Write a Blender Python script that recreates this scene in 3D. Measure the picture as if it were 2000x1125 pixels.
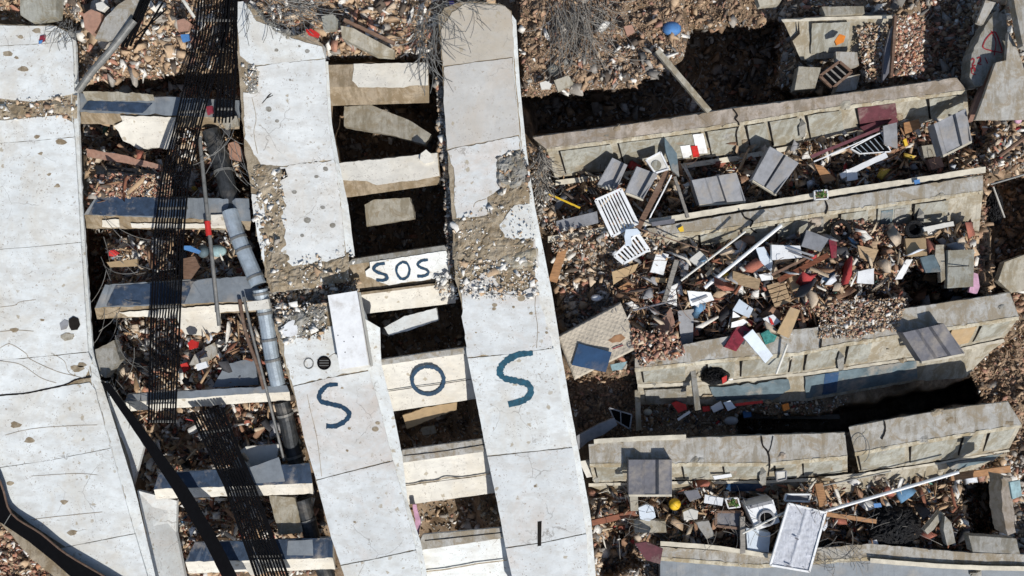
import bpy, bmesh, math, random
import numpy as np
from mathutils import Vector, noise as mnoise
R = math.radians
rnd = random.Random(7); rng = np.random.default_rng(11)
for o in list(bpy.data.objects): bpy.data.objects.remove(o)
S = bpy.context.scene; C = S.collection
# ------------------------------------------------------------------ camera, world, sun, exposure
D = 20.0; K = 0.0125                      # camera height; metres per photo pixel at z = 0
cam = bpy.data.objects.new('camera', bpy.data.cameras.new('camera')); C.objects.link(cam)
cam.location = (0, 0, D); cam.rotation_euler = (0, 0, 0)
cam.data.sensor_width = 36; cam.data.lens = 36 * D / (2000 * K); cam.data.clip_end = 400
S.camera = cam
SUN = Vector((0.36, -0.60, 0.71)).normalized()      # direction towards the sun
el = math.asin(SUN.z); az = math.atan2(SUN.x, SUN.y)
W = bpy.data.worlds.new('World'); S.world = W; W.use_nodes = True
nt = W.node_tree; sk = nt.nodes.new('ShaderNodeTexSky'); sk.sky_type = 'NISHITA'; sk.sun_disc = False
sk.sun_elevation = el; sk.sun_rotation = az
nt.links.new(sk.outputs[0], nt.nodes['Background'].inputs[0]); nt.nodes['Background'].inputs[1].default_value = 0.10
sl = bpy.data.lights.new('sun', 'SUN'); sl.energy = 4.4; sl.angle = R(0.5); sl.color = (1.0, 0.965, 0.91)
so = bpy.data.objects.new('sun', sl); C.objects.link(so); so.location = SUN * 30
so.rotation_euler = SUN.to_track_quat('Z', 'Y').to_euler()
S.view_settings.view_transform = 'Standard'; S.view_settings.look = 'None'
S.view_settings.exposure = 0.0; S.view_settings.gamma = 1.0

# ------------------------------------------------------------------ helpers
def P(px, py, z):
    """point at height z that is seen from above at photo position px, py"""
    f = K * (D - z) / D
    return Vector(((px - 1000) * f, (562.5 - py) * f, z))
def newobj(name, verts, faces, mat, parent=None, midx=None, smooth=False):
    me = bpy.data.meshes.new(name)
    verts = [Vector(v) for v in verts]
    if parent is None:
        c = Vector((0, 0, 0))
        for v in verts: c += v
        c /= max(1, len(verts)); c.z = min(v.z for v in verts)
        org = c
    else:
        org = Vector(parent.get('_w', (0, 0, 0)))
        if parent.type != 'EMPTY': org = Vector(parent['_w'])
    me.from_pydata([tuple(v - org) for v in verts], [], faces)
    for m in (mat if isinstance(mat, (list, tuple)) else [mat]): me.materials.append(m)
    if midx: me.polygons.foreach_set('material_index', midx)
    if smooth: me.polygons.foreach_set('use_smooth', [True] * len(me.polygons))
    me.update()
    o = bpy.data.objects.new(name, me); C.objects.link(o)
    if parent is None: o.location = org
    else: o.parent = parent
    o['_w'] = tuple(org)
    return o
def tag(o, label=None, cat=None, group=None, kind=None):
    if label: o['label'] = label
    if cat: o['category'] = cat
    if group: o['group'] = group
    if kind: o['kind'] = kind
    return o
def thing(name, label, cat, px, py, z, group=None):
    o = bpy.data.objects.new(name, None); C.objects.link(o); o.empty_display_size = 0.2
    o.location = P(px, py, z); o['_w'] = tuple(o.location)
    return tag(o, label, cat, group)
# ---- materials
def nn(t, ty, **kw):
    n = t.nodes.new(ty)
    for k, v in kw.items():
        if k in n.inputs.keys() if isinstance(k, str) else False: n.inputs[k].default_value = v
        else: setattr(n, k, v)
    return n
def ramp(t, fac, stops, interp='LINEAR'):
    r = t.nodes.new('ShaderNodeValToRGB'); r.color_ramp.interpolation = interp
    els = r.color_ramp.elements
    while len(els) < len(stops): els.new(0.5)
    for e, (p, c) in zip(els, stops):
        e.position = p; e.color = (c[0], c[1], c[2], 1) if not isinstance(c, (int, float)) else (c, c, c, 1)
    t.links.new(fac, r.inputs[0]); return r.outputs[0]
def mix(t, fac, a, b, mode='MIX'):
    m = t.nodes.new('ShaderNodeMix'); m.data_type = 'RGBA'; m.blend_type = mode
    for s, v in ((m.inputs[0], fac), (m.inputs[6], a), (m.inputs[7], b)):
        if isinstance(v, (int, float)): s.default_value = v
        elif isinstance(v, tuple): s.default_value = (v[0], v[1], v[2], 1)
        else: t.links.new(v, s)
    return m.outputs[2]
def base(name, rough=0.85, metal=0.0):
    m = bpy.data.materials.new(name); m.use_nodes = True; t = m.node_tree
    b = t.nodes['Principled BSDF']; b.inputs['Roughness'].default_value = rough; b.inputs['Metallic'].default_value = metal
    b.inputs['Specular IOR Level'].default_value = 0.3
    tc = t.nodes.new('ShaderNodeTexCoord')
    return m, t, b, tc.outputs['Object']
def noi(t, co, sc, det=4, rough=0.6, dist=0.0):
    n = t.nodes.new('ShaderNodeTexNoise'); n.inputs['Scale'].default_value = sc; n.inputs['Detail'].default_value = det
    n.inputs['Roughness'].default_value = rough; n.inputs['Distortion'].default_value = dist
    t.links.new(co, n.inputs['Vector']); return n.outputs[0]
def bump(t, b, h, strength=0.5, dist=0.01):
    n = t.nodes.new('ShaderNodeBump'); n.inputs['Strength'].default_value = strength; n.inputs['Distance'].default_value = dist
    t.links.new(h, n.inputs['Height']); t.links.new(n.outputs[0], b.inputs['Normal'])
def simple(name, c, rough=0.8, var=0.25, sc=6, metal=0.0, bs=0.4, bd=0.01, dirt=0.35):
    """coloured surface with blotches, dust and fine relief"""
    m, t, b, co = base(name, rough, metal)
    c2 = tuple(x * (1 - var) for x in c)
    a = mix(t, ramp(t, noi(t, co, sc, 5, .65), [(.35, 0.0), (.65, 1.0)]), c, c2)
    dust = ramp(t, noi(t, co, sc * .45, 6, .7), [(.52, 0.0), (.7, dirt)])
    a = mix(t, dust, a, (.33, .29, .24))
    t.links.new(a, b.inputs['Base Color']); bump(t, b, noi(t, co, sc * 8, 4), bs, bd)
    return m
def concrete(name, c, c2, spots=True, pit=.5):
    m, t, b, co = base(name, .92)
    a = mix(t, ramp(t, noi(t, co, 1.3, 6, .65), [(.35, 0.0), (.65, 1.0)]), c, c2)
    a = mix(t, ramp(t, noi(t, co, 9, 5, .7), [(.4, 0.0), (.75, .5)]), a, tuple(x * .62 for x in c2))
    ms = t.nodes.new('ShaderNodeMapping'); ms.inputs['Scale'].default_value = (1, .25, .25); t.links.new(co, ms.inputs[0])
    a = mix(t, ramp(t, noi(t, ms.outputs[0], 5, 6, .75), [(.46, 0.0), (.6, .75)]), a, (c2[0] * .6, c2[1] * .55, c2[2] * .45))
    a = mix(t, ramp(t, noi(t, co, 1.9, 7, .8, .4), [(.5, 0.0), (.6, .5)]), a, tuple(min(.7, x * 1.25) for x in c))
    st = ramp(t, noi(t, co, 2.7, 6, .75, .6), [(.49, 0.0), (.58, .75)])
    a = mix(t, st, a, (c2[0] * .75, c2[1] * .66, c2[2] * .52))
    v = t.nodes.new('ShaderNodeTexVoronoi'); v.inputs['Scale'].default_value = 26; t.links.new(co, v.inputs['Vector'])
    a = mix(t, ramp(t, v.outputs[0], [(.08, .35), (.2, 0.0)]), a, tuple(x * .4 for x in c2))
    t.links.new(a, b.inputs['Base Color']); bump(t, b, noi(t, co, 35, 6, .75), pit, .02)
    return m
def plaster(name, c, warm=(.5, .42, .3), crack=1.0, seed=0.0):
    """painted plaster: streaks, rust blotches, pock marks with bare concrete, hairline cracks"""
    m, t, b, co = base(name, .75)
    mp = t.nodes.new('ShaderNodeMapping'); mp.inputs['Location'].default_value = (seed, seed * 1.7, seed); t.links.new(co, mp.inputs[0]); co = mp.outputs[0]
    a = mix(t, ramp(t, noi(t, co, .9, 6, .65), [(.3, 0.0), (.7, 1.0)]), c, tuple(x * .80 for x in c))
    a = mix(t, ramp(t, noi(t, co, 5, 8, .75), [(.42, 0.0), (.66, .45)]), a, tuple(x * .66 for x in c))
    a = mix(t, ramp(t, noi(t, co, .55, 5, .75, .8), [(.46, 0.0), (.64, .4)]), a, warm)
    ms = t.nodes.new('ShaderNodeMapping'); ms.inputs['Scale'].default_value = (.3, .7, 1); ms.inputs['Rotation'].default_value = (0, 0, .2); t.links.new(co, ms.inputs[0])
    a = mix(t, ramp(t, noi(t, ms.outputs[0], 7, 5, .7), [(.45, 0.0), (.62, .42)]), a, (.45, .43, .39))
    # pock marks
    dn = t.nodes.new('ShaderNodeTexNoise'); dn.inputs['Scale'].default_value = 14; t.links.new(co, dn.inputs['Vector'])
    ad = t.nodes.new('ShaderNodeVectorMath'); ad.operation = 'MULTIPLY_ADD'; ad.inputs[1].default_value = (.12, .12, .12)
    t.links.new(dn.outputs[1], ad.inputs[0]); t.links.new(co, ad.inputs[2])
    for sc, th, colr in ((3.2, .13, (.36, .31, .23)), (9, .15, (.34, .30, .25)), (20, .2, (.33, .30, .27))):
        v = t.nodes.new('ShaderNodeTexVoronoi'); v.inputs['Scale'].default_value = sc; t.links.new(ad.outputs[0], v.inputs['Vector'])
        msk = ramp(t, v.outputs[0], [(th, 1.0), (th * 1.35, 0.0)])
        gate = ramp(t, noi(t, co, sc * .22, 3), [(.5, 0.0), (.56, .85)])
        mm = t.nodes.new('ShaderNodeMath'); mm.operation = 'MULTIPLY'; t.links.new(msk, mm.inputs[0]); t.links.new(gate, mm.inputs[1])
        a = mix(t, mm.outputs[0], a, colr)
    if crack:
        dn2 = t.nodes.new('ShaderNodeTexNoise'); dn2.inputs['Scale'].default_value = 3; dn2.inputs['Detail'].default_value = 6; t.links.new(co, dn2.inputs['Vector'])
        a2 = t.nodes.new('ShaderNodeVectorMath'); a2.operation = 'MULTIPLY_ADD'; a2.inputs[1].default_value = (.3, .3, .3)
        t.links.new(dn2.outputs[1], a2.inputs[0]); t.links.new(co, a2.inputs[2])
        v = t.nodes.new('ShaderNodeTexVoronoi'); v.feature = 'DISTANCE_TO_EDGE'; v.inputs['Scale'].default_value = 1.1; t.links.new(a2.outputs[0], v.inputs['Vector'])
        msk = ramp(t, v.outputs[0], [(.003, 1.0), (.009, 0.0)])
        gate = ramp(t, noi(t, co, .9, 4, .6, .5), [(.54, 0.0), (.6, .6 * crack)])
        mm = t.nodes.new('ShaderNodeMath'); mm.operation = 'MULTIPLY'; t.links.new(msk, mm.inputs[0]); t.links.new(gate, mm.inputs[1])
        a = mix(t, mm.outputs[0], a, (.17, .15, .13))
    t.links.new(a, b.inputs['Base Color']); bump(t, b, noi(t, co, 22, 7, .7), .35, .012)
    return m
def islands(name, stops, rough=.9):
    """every loose piece of the pile takes its own colour"""
    m, t, b, co = base(name, rough)
    g = t.nodes.new('ShaderNodeNewGeometry')
    st = []; acc = 0
    tot = sum(w for w, _ in stops)
    for w, c in stops: st.append((acc / tot, c)); acc += w
    a = ramp(t, g.outputs['Random Per Island'], st, 'CONSTANT')
    a = mix(t, ramp(t, noi(t, co, 20, 4, .7), [(.4, 0.0), (.7, .5)]), a, mix(t, 1.0, a, (.55, .5, .45), 'MULTIPLY'))
    t.links.new(a, b.inputs['Base Color']); bump(t, b, noi(t, co, 40, 4), .6, .01)
    return m
def wood(name, c, ang=0.0, rough=.7):
    m, t, b, co = base(name, rough)
    mp = t.nodes.new('ShaderNodeMapping'); mp.inputs['Rotation'].default_value = (0, 0, ang); mp.inputs['Scale'].default_value = (1, 9, 9); t.links.new(co, mp.inputs[0])
    n1 = noi(t, mp.outputs[0], 4, 5, .6, .5)
    a = mix(t, ramp(t, n1, [(.35, 0.0), (.65, 1.0)]), c, tuple(x * .55 for x in c))
    a = mix(t, ramp(t, noi(t, co, 3, 5, .7), [(.55, 0.0), (.75, .4)]), a, (.3, .26, .21))
    t.links.new(a, b.inputs['Base Color']); bump(t, b, n1, .3, .01)
    return m
M = {}
M['plaster'] = plaster('weathered_white_plaster', (.755, .785, .775))
M['plaster2'] = plaster('rusty_white_plaster', (.74, .76, .745), (.56, .45, .32), 1.0, 7.3)
M['plaster3'] = plaster('grey_white_plaster', (.69, .715, .71), (.50, .36, .25), 1.0, 3.1)
M['cream'] = plaster('cream_plaster', (.74, .71, .63), (.5, .42, .3), .6, 11.0)
M['core'] = concrete('bare_beige_concrete', (.36, .29, .205), (.27, .225, .165))
M['rough'] = concrete('broken_mortar', (.41, .345, .25), (.29, .245, .185), pit=1.0)
M['greyconc'] = concrete('grey_concrete', (.34, .33, .30), (.25, .245, .225))
M['coping'] = concrete('pinkish_grey_coping_concrete', (.42, .36, .30), (.32, .28, .24))
M['coping2'] = concrete('pale_grey_coping_concrete', (.43, .425, .40), (.36, .33, .28))
M['facade'] = concrete('beige_facade_concrete', (.42, .39, .32), (.33, .305, .25))
M['facpanel'] = concrete('green_grey_facade_panel', (.36, .36, .315), (.29, .285, .25))
M['lip'] = concrete('worn_cream_lip', (.50, .46, .36), (.36, .32, .24))
M['trim'] = simple('dirty_cream_trim', (.62, .57, .46), .8, .3, 4, dirt=.6)
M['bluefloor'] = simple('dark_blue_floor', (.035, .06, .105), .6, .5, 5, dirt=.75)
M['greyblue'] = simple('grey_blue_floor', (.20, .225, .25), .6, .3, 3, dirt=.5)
M['bluewall'] = simple('slate_blue_wall_paint', (.13, .18, .205), .7, .45, 3, dirt=.9)
M['soil'] = concrete('rubble_dust', (.36, .265, .18), (.20, .15, .105), pit=1.0)
M['ink'] = simple('dark_navy_paint', (.012, .05, .10), .6, .5, 12, dirt=.05)
M['teal'] = simple('teal_blue_paint', (.015, .095, .15), .6, .5, 12, dirt=.05)
M['redpaint'] = simple('red_spray_paint', (.30, .02, .03), .6, .3, 12, dirt=.1)
M['black'] = simple('black_steel_and_shadow', (.003, .003, .004), .8, .4, 10, dirt=.0)  # steel of the ladders, also the colour of the solid shadow strips
M['crackm'] = simple('deep_crack', (.02, .017, .015), .95, .3, 10, dirt=.0)
M['blackplastic'] = simple('black_plastic_sheet', (.012, .012, .014), .4, .4, 10, bs=1, bd=.04, dirt=.08)
M['galv'] = simple('galvanised_duct', (.48, .55, .60), .38, .35, 4, metal=.35, dirt=.3)
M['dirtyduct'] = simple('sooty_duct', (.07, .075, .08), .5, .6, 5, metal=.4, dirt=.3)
M['steel'] = simple('grey_steel', (.22, .22, .21), .55, .4, 6, metal=.3, dirt=.4)
M['rust'] = simple('rusty_steel', (.16, .10, .07), .85, .4, 9)
M['white'] = simple('white_enamel', (.78, .79, .79), .5, .12, 6, dirt=.5)
M['offwhite'] = simple('off_white_board', (.66, .64, .58), .7, .15, 4, dirt=.4)
M['bluewhite'] = simple('pale_blue_white_board', (.60, .67, .74), .6, .12, 4, dirt=.3)
M['cover'] = simple('slate_grey_sheet', (.15, .15, .17), .6, .35, 4, dirt=.6)
M['covl'] = simple('light_grey_sheet', (.30, .305, .32), .6, .35, 4, dirt=.7)
M['silver'] = simple('crinkled_silver_wrap', (.55, .57, .62), .3, .3, 9, metal=.0, bs=.6, bd=.03, dirt=.08)
M['silver'].node_tree.nodes['Principled BSDF'].inputs['Specular IOR Level'].default_value = .8
M['maroon'] = simple('maroon_panel', (.13, .04, .05), .7, .4, 5, dirt=.5)
M['crimson'] = simple('crimson_fabric', (.26, .03, .05), .85, .5, 8, dirt=.3)
M['red'] = simple('red_plastic', (.55, .03, .025), .5, .3, 8, dirt=.15)
M['yellow'] = simple('yellow_plastic', (.75, .48, .03), .5, .2, 8, dirt=.1)
M['orange'] = simple('orange_plastic', (.70, .22, .03), .5, .2, 8, dirt=.1)
M['blue'] = simple('blue_plastic', (.08, .22, .48), .6, .3, 8, dirt=.2)
M['navy'] = simple('navy_blue_board', (.02, .065, .15), .6, .3, 3, dirt=.25)
M['green'] = simple('green_leaves', (.09, .2, .04), .7, .5, 20, dirt=.1)
M['tealbag'] = simple('teal_plastic_bag', (.08, .36, .32), .4, .5, 10, bs=1, bd=.04, dirt=.2)
M['pink'] = simple('pink_cloth', (.62, .36, .48), .9, .3, 8, dirt=.2)
M['purple'] = simple('purple_cloth', (.28, .18, .55), .9, .3, 8, dirt=.2)
M['tblue'] = simple('pale_teal_cloth', (.35, .50, .52), .9, .4, 8, dirt=.3)
M['mattress'] = simple('stained_beige_ticking', (.50, .44, .35), .9, .18, 3, bs=.8, bd=.03, dirt=.3)
M['stain'] = simple('rust_brown_stain', (.38, .21, .11), .9, .5, 5, dirt=.3)
M['brick'] = simple('red_brick_face', (.34, .13, .075), .9, .35, 9, dirt=.5)
M['terra'] = simple('terracotta', (.38, .22, .16), .9, .3, 9, dirt=.4)
M['wood_o'] = wood('orange_wood', (.42, .22, .10), 1.2)
M['wood_t'] = wood('tan_wood', (.44, .31, .18), .2)
M['wood_b'] = wood('brown_wood', (.20, .12, .08), .8)
M['wood_r'] = wood('red_brown_wood', (.26, .09, .045), .2)
M['wood_g'] = wood('grey_weathered_wood', (.27, .25, .22), 1.2)
M['card'] = simple('cardboard', (.42, .30, .17), .9, .2, 5, dirt=.3)
BEI = (.52, .38, .25); BE2 = (.40, .28, .18); GRY = (.38, .35, .31); DRK = (.12, .095, .075); WHT = (.76, .74, .69); BRK = (.44, .23, .16); BR2 = (.34, .19, .14); CRM = (.62, .50, .37)
M['rub_mix'] = islands('mixed_rubble', [(4, BEI), (4, BE2), (3, GRY), (2, DRK), (2.4, WHT), (1.4, BRK), (1, BR2), (1.5, CRM)])
M['rub_brick'] = islands('brick_rubble', [(4, BRK), (4, BR2), (3, BEI), (2, CRM), (1.5, DRK), (1.2, WHT), (1, BE2), (1, (.48, .24, .14))])
M['rub_grey'] = islands('grey_rubble', [(4, GRY), (3, (.2, .19, .175)), (2, BE2), (2, DRK), (1, WHT), (1, BEI), (1, (.37, .35, .31)), (.6, BRK)])
M['rub_tan'] = islands('splintered_timber', [(4, (.44, .30, .18)), (3, (.30, .18, .11)), (2, (.52, .42, .30)), (2, (.24, .10, .06)), (2, (.66, .63, .57)), (1, (.10, .08, .07))])
M['rub_dirt'] = islands('earthy_rubble', [(4, (.34, .24, .16)), (4, (.26, .18, .12)), (2, BEI), (2, DRK), (1, BR2), (.4, GRY), (.3, WHT), (2, (.42, .27, .18))])
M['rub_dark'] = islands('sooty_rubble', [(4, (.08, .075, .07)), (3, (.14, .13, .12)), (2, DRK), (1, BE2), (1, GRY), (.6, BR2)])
M['rub_white'] = islands('plaster_chips', [(5, WHT), (3, (.72, .71, .67)), (2, CRM), (2, BEI), (1, BE2), (1, GRY)])
M['scrap'] = islands('household_scraps', [(3.4, (.70, .69, .66)), (4, (.44, .32, .21)), (3, (.3, .18, .115)), (.7, (.38, .05, .05)), (.3, (.12, .24, .38)), (2.4, (.3, .3, .31)), (3, (.52, .43, .33)), (3, (.06, .06, .065)), (.2, (.1, .25, .2)), (.15, (.6, .42, .08)), (1.2, (.60, .64, .70)), (2, (.35, .13, .09))])

for k in ('black', 'crackm', 'blackplastic'):
    M[k].node_tree.nodes['Principled BSDF'].inputs['Specular IOR Level'].default_value = .08 if k != 'blackplastic' else .3
# ------------------------------------------------------------------ the terrain
def inside(poly, X, Y):
    n = len(poly); r = np.zeros(X.shape, bool)
    for i in range(n):
        x1, y1 = poly[i]; x2, y2 = poly[(i + 1) % n]
        if y1 == y2: continue
        c = ((y1 > Y) != (y2 > Y)) & (X < (x2 - x1) * (Y - y1) / (y2 - y1) + x1)
        r ^= c
    return r
def pdist(poly, X, Y):
    d = np.full(X.shape, 1e9); n = len(poly)
    for i in range(n):
        x1, y1 = poly[i]; x2, y2 = poly[(i + 1) % n]
        vx, vy = x2 - x1, y2 - y1; L = vx * vx + vy * vy + 1e-9
        t = np.clip(((X - x1) * vx + (Y - y1) * vy) / L, 0, 1)
        d = np.minimum(d, np.hypot(X - x1 - t * vx, Y - y1 - t * vy))
    return d
_g = rng.random((256, 256))
def vn(X, Y, s, off=0):
    x = X / s + off * 17.3; y = Y / s + off * 5.1
    xi = np.floor(x).astype(int); yi = np.floor(y).astype(int); fx = x - xi; fy = y - yi
    fx = fx * fx * (3 - 2 * fx); fy = fy * fy * (3 - 2 * fy)
    g = lambda a, b: _g[a % 256, b % 256]
    return (g(xi, yi) * (1 - fx) + g(xi + 1, yi) * fx) * (1 - fy) + (g(xi, yi + 1) * (1 - fx) + g(xi + 1, yi + 1) * fx) * fy - .5
REG = [ # polygon in photo coordinates, height, blend width in px
 ([(-900, -700), (860, -700), (860, 118), (640, 118), (480, 130), (150, 175), (150, 40), (-900, 40)], .35, 30),
 ([(150, 175), (500, 175), (560, 560), (700, 1900), (330, 1900), (210, 745), (180, 650)], -1.0, 18),
 ([(640, 120), (870, 120), (1010, 1900), (820, 1900), (700, 560)], -3.3, 14),
 ([(-900, 70), (148, 70), (175, 700), (320, 1900), (100, 1900), (-900, 900)], -1.2, 14),
 ([(180, 345), (330, 345), (330, 388), (180, 388)], .25, 14), ([(165, 300), (300, 300), (310, 345), (180, 345)], -.2, 14),
 ([(200, 470), (330, 470), (340, 555), (230, 555)], -.1, 20), ([(370, 380), (480, 380), (480, 560), (380, 560)], -.5, 20),
 ([(340, 620), (520, 620), (520, 760), (380, 760)], -.3, 20), ([(370, 790), (570, 780), (590, 930), (480, 940)], -.5, 30),
 ([(160, 440), (205, 440), (235, 760), (195, 745)], -3.2, 12), ([(440, 230), (500, 250), (530, 560), (490, 560)], -2.6, 12),
 ([(1000, -700), (2900, -700), (2900, 1900), (1165, 1900), (1070, 450), (1010, 180)], -.9, 10),
 ([(1000, -700), (1330, -700), (1330, 110), (1240, 172), (1015, 186)], .1, 14),
 ([(1015, 188), (1240, 176), (1330, 118), (1345, 55), (1530, 50), (1510, 170), (1640, 190), (1400, 222), (1045, 262)], -3.4, 10),
 ([(1530, 20), (1900, -40), (1900, 165), (1560, 190)], -.7, 20),
 ([(1805, 20), (1900, 0), (1885, 150), (1810, 150)], -.9, 20),
 ([(1070, 300), (1910, 190), (1930, 330), (1070, 460)], -.75, 12),
 ([(1080, 460), (1250, 480), (1500, 440), (1900, 430), (1930, 590), (1700, 620), (1560, 690), (1250, 740), (1110, 720)], -.35, 20),
 ([(1300, 500), (1600, 480), (1760, 500), (1600, 620), (1400, 650)], .1, 50),
 ([(1755, 535), (1840, 515), (1850, 565), (1905, 565), (1920, 590), (1780, 605)], -1.7, 10),
 ([(1380, 600), (1530, 560), (1560, 680), (1480, 720)], -.2, 20),
 ([(1110, 720), (1240, 735), (1250, 850), (1140, 860)], -1.0, 12),
 ([(1240, 790), (1440, 790), (1420, 850), (1250, 845)], -1.1, 12),
 ([(1440, 812), (1600, 808), (1900, 742), (1925, 780), (1660, 830), (1652, 848), (1440, 850)], -4.2, 8),
 ([(1150, 930), (1960, 890), (1970, 1070), (1300, 1070), (1160, 1125)], -.7, 14),
 ([(1170, 1000), (1235, 1010), (1250, 1100), (1180, 1125)], -1.8, 14),
 ([(1920, 350), (2100, 350), (2100, 520), (1945, 575)], -3.6, 12),
 ([(1875, 945), (1950, 935), (1960, 1035), (1900, 1050)], -3.0, 12),
 ([(1900, 640), (2100, 600), (2100, 900), (1940, 800)], -.8, 30),
 ([(1905, 0), (2100, 0), (2100, 340), (1930, 330)], -.1, 20),
]
def H(X, Y, fine=True):
    X = np.asarray(X, float); Y = np.asarray(Y, float)
    h = np.full(X.shape, -1.0)
    Xw = X + 16 * vn(X, Y, 28, 3); Yw = Y + 16 * vn(X, Y, 28, 4)
    for poly, z, f in REG:
        ins = inside(poly, Xw, Yw); d = pdist(poly, Xw, Yw); sd = np.where(ins, d, -d)
        w = np.clip(sd / f + .5, 0, 1); w = w * w * (3 - 2 * w)
        h = h * (1 - w) + z * w
    h = h + .38 * vn(X, Y, 70, 1) + .2 * vn(X, Y, 26, 2)
    if fine: h = h + .08 * vn(X, Y, 11, 5) + .04 * vn(X, Y, 5, 6)
    return h
def h1(px, py): return float(H(np.array([px]), np.array([py]), False)[0])
st = 6
gx = np.concatenate([np.arange(-900, -60, 40), np.arange(-60, 2060, st), np.arange(2060, 2900, 40)]); gy = np.concatenate([np.arange(-700, -60, 40), np.arange(-60, 1190, st), np.arange(1190, 1900, 40)])
X, Y = np.meshgrid(gx, gy); Z = H(X, Y); F = K * (D - Z) / D
V = np.stack([(X - 1000) * F, (562.5 - Y) * F, Z], -1).reshape(-1, 3)
nx, ny = len(gx), len(gy); idx = np.arange(nx * ny).reshape(ny, nx)
Q = np.stack([idx[1:, :-1], idx[1:, 1:], idx[:-1, 1:], idx[:-1, :-1]], -1).reshape(-1, 4)
def fastmesh(name, V, Q, mats, mi=None):
    me = bpy.data.meshes.new(name); n = Q.shape[1]
    me.vertices.add(len(V)); me.vertices.foreach_set('co', np.ascontiguousarray(V, dtype=np.float32).ravel())
    me.loops.add(Q.size); me.loops.foreach_set('vertex_index', np.ascontiguousarray(Q, dtype=np.int32).ravel())
    me.polygons.add(len(Q)); me.polygons.foreach_set('loop_start', np.arange(0, Q.size, n, dtype=np.int32))
    for m in mats: me.materials.append(m)
    if mi is not None: me.polygons.foreach_set('material_index', mi.astype(np.int32))
    me.update(calc_edges=True); me.validate()
    o = bpy.data.objects.new(name, me); C.objects.link(o); return o
tag(fastmesh('ground', V, Q, [M['soil']]), kind='structure')

# ------------------------------------------------------------------ shape tools (verts, faces in world space)
def rag(poly, amp, step=7, seed=0):
    """subdivide a photo-space outline and roughen it"""
    out = []; n = len(poly)
    for i in range(n):
        a = poly[i]; b = poly[(i + 1) % n]; L = math.hypot(b[0] - a[0], b[1] - a[1]); k = max(1, int(L / step))
        for j in range(k):
            t = j / k; x = a[0] + (b[0] - a[0]) * t; y = a[1] + (b[1] - a[1]) * t
            q = mnoise.noise_vector(Vector((x * .11 + seed, y * .11, seed))) + .6 * mnoise.noise_vector(Vector((x * .33, y * .33 + seed, seed)))
            out.append((x + q.x * amp * 1.6, y + q.y * amp * 1.6))
    return out
def prism(top, down=None, th=.02):
    """n-gon with thickness; top = list of world points"""
    n = len(top); off = Vector((0, 0, -th)) if down is None else down
    bot = [v + off for v in top]
    a = sum((top[i].x * top[(i + 1) % n].y - top[(i + 1) % n].x * top[i].y) for i in range(n))
    if a < 0: top = top[::-1]; bot = bot[::-1]
    vs = top + bot
    fs = [tuple(range(n)), tuple(range(2 * n - 1, n - 1, -1))] + [(i, n + i, n + (i + 1) % n, (i + 1) % n) for i in range(n)]
    return vs, fs
def tri(o):
    """n-gons that are concave need ear clipping"""
    bm = bmesh.new(); bm.from_mesh(o.data)
    bmesh.ops.triangulate(bm, faces=[f for f in bm.faces if len(f.verts) > 4], ngon_method='EAR_CLIP')
    bm.to_mesh(o.data); bm.free(); return o
def rs(rail, step=14, amp=.0, seed=0.):
    """resample a rail [(px,py,z)] with small irregularities"""
    out = []
    for i in range(len(rail) - 1):
        a, b = rail[i], rail[i + 1]; L = math.hypot(b[0] - a[0], b[1] - a[1]); k = max(1, int(L / step))
        for j in range(k):
            t = j / k; out.append([a[q] + (b[q] - a[q]) * t for q in range(3)])
    out.append(list(rail[-1]))
    return out
def at(rail, t):
    """point at fraction t of a photo-space rail"""
    Ls = [math.hypot(rail[i + 1][0] - rail[i][0], rail[i + 1][1] - rail[i][1]) for i in range(len(rail) - 1)]
    s = t * sum(Ls)
    for i, L in enumerate(Ls):
        if s <= L or i == len(Ls) - 1:
            u = min(1, s / max(L, 1e-6)); a, b = rail[i], rail[i + 1]
            return [a[q] + (b[q] - a[q]) * u for q in range(3)]
        s -= L
def loft(rails, n=40, amp=1.0, seed=0., chip=.0):
    """closed solid: rails (photo x, y, height) in order round the profile, n stations along"""
    vs = []; m = len(rails)
    for i in range(n + 1):
        for r, rail in enumerate(rails):
            x, y, z = at(rail, i / n)
            q = mnoise.noise_vector(Vector((x * .07, y * .07 + seed, r * 3.1 + seed)))
            k = mnoise.noise(Vector((x * .045 + seed * 3, r * 9.7, seed))) * .6 + mnoise.noise(Vector((x * .16 + seed, r * 5.7, seed))) * .7
            c = chip * max(0, k - .18) * 14
            vs.append(P(x + q.x * amp, y + q.y * amp + c * (1 if r == 0 else -.5), z + q.z * amp * .01 - c * .006))
    fs = []
    for i in range(n):
        for r in range(m):
            a = i * m + r; b = i * m + (r + 1) % m; fs.append((a, b, b + m, a + m))
    fs.append(tuple(range(m - 1, -1, -1))); fs.append(tuple(n * m + r for r in range(m)))
    return vs, fs
def tube(pts, r, n=8, closed=True):
    vs = []; fs = []; up = Vector((.3, .2, .93)).normalized()
    for i, p in enumerate(pts):
        d = (pts[min(i + 1, len(pts) - 1)] - pts[max(i - 1, 0)]).normalized()
        a = d.cross(up).normalized(); b = d.cross(a); rr = r[i] if isinstance(r, (list, tuple)) else r
        for k in range(n):
            t = 2 * math.pi * k / n; vs.append(p + a * math.cos(t) * rr + b * math.sin(t) * rr)
    for i in range(len(pts) - 1):
        for k in range(n): fs.append((i * n + k, i * n + (k + 1) % n, (i + 1) * n + (k + 1) % n, (i + 1) * n + k))
    if closed: fs.append(tuple(range(n - 1, -1, -1))); fs.append(tuple((len(pts) - 1) * n + k for k in range(n)))
    return vs, fs
def join(parts):
    vs = []; fs = []
    for v, f in parts:
        o = len(vs); vs += list(v); fs += [tuple(i + o for i in q) for q in f]
    return vs, fs
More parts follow.
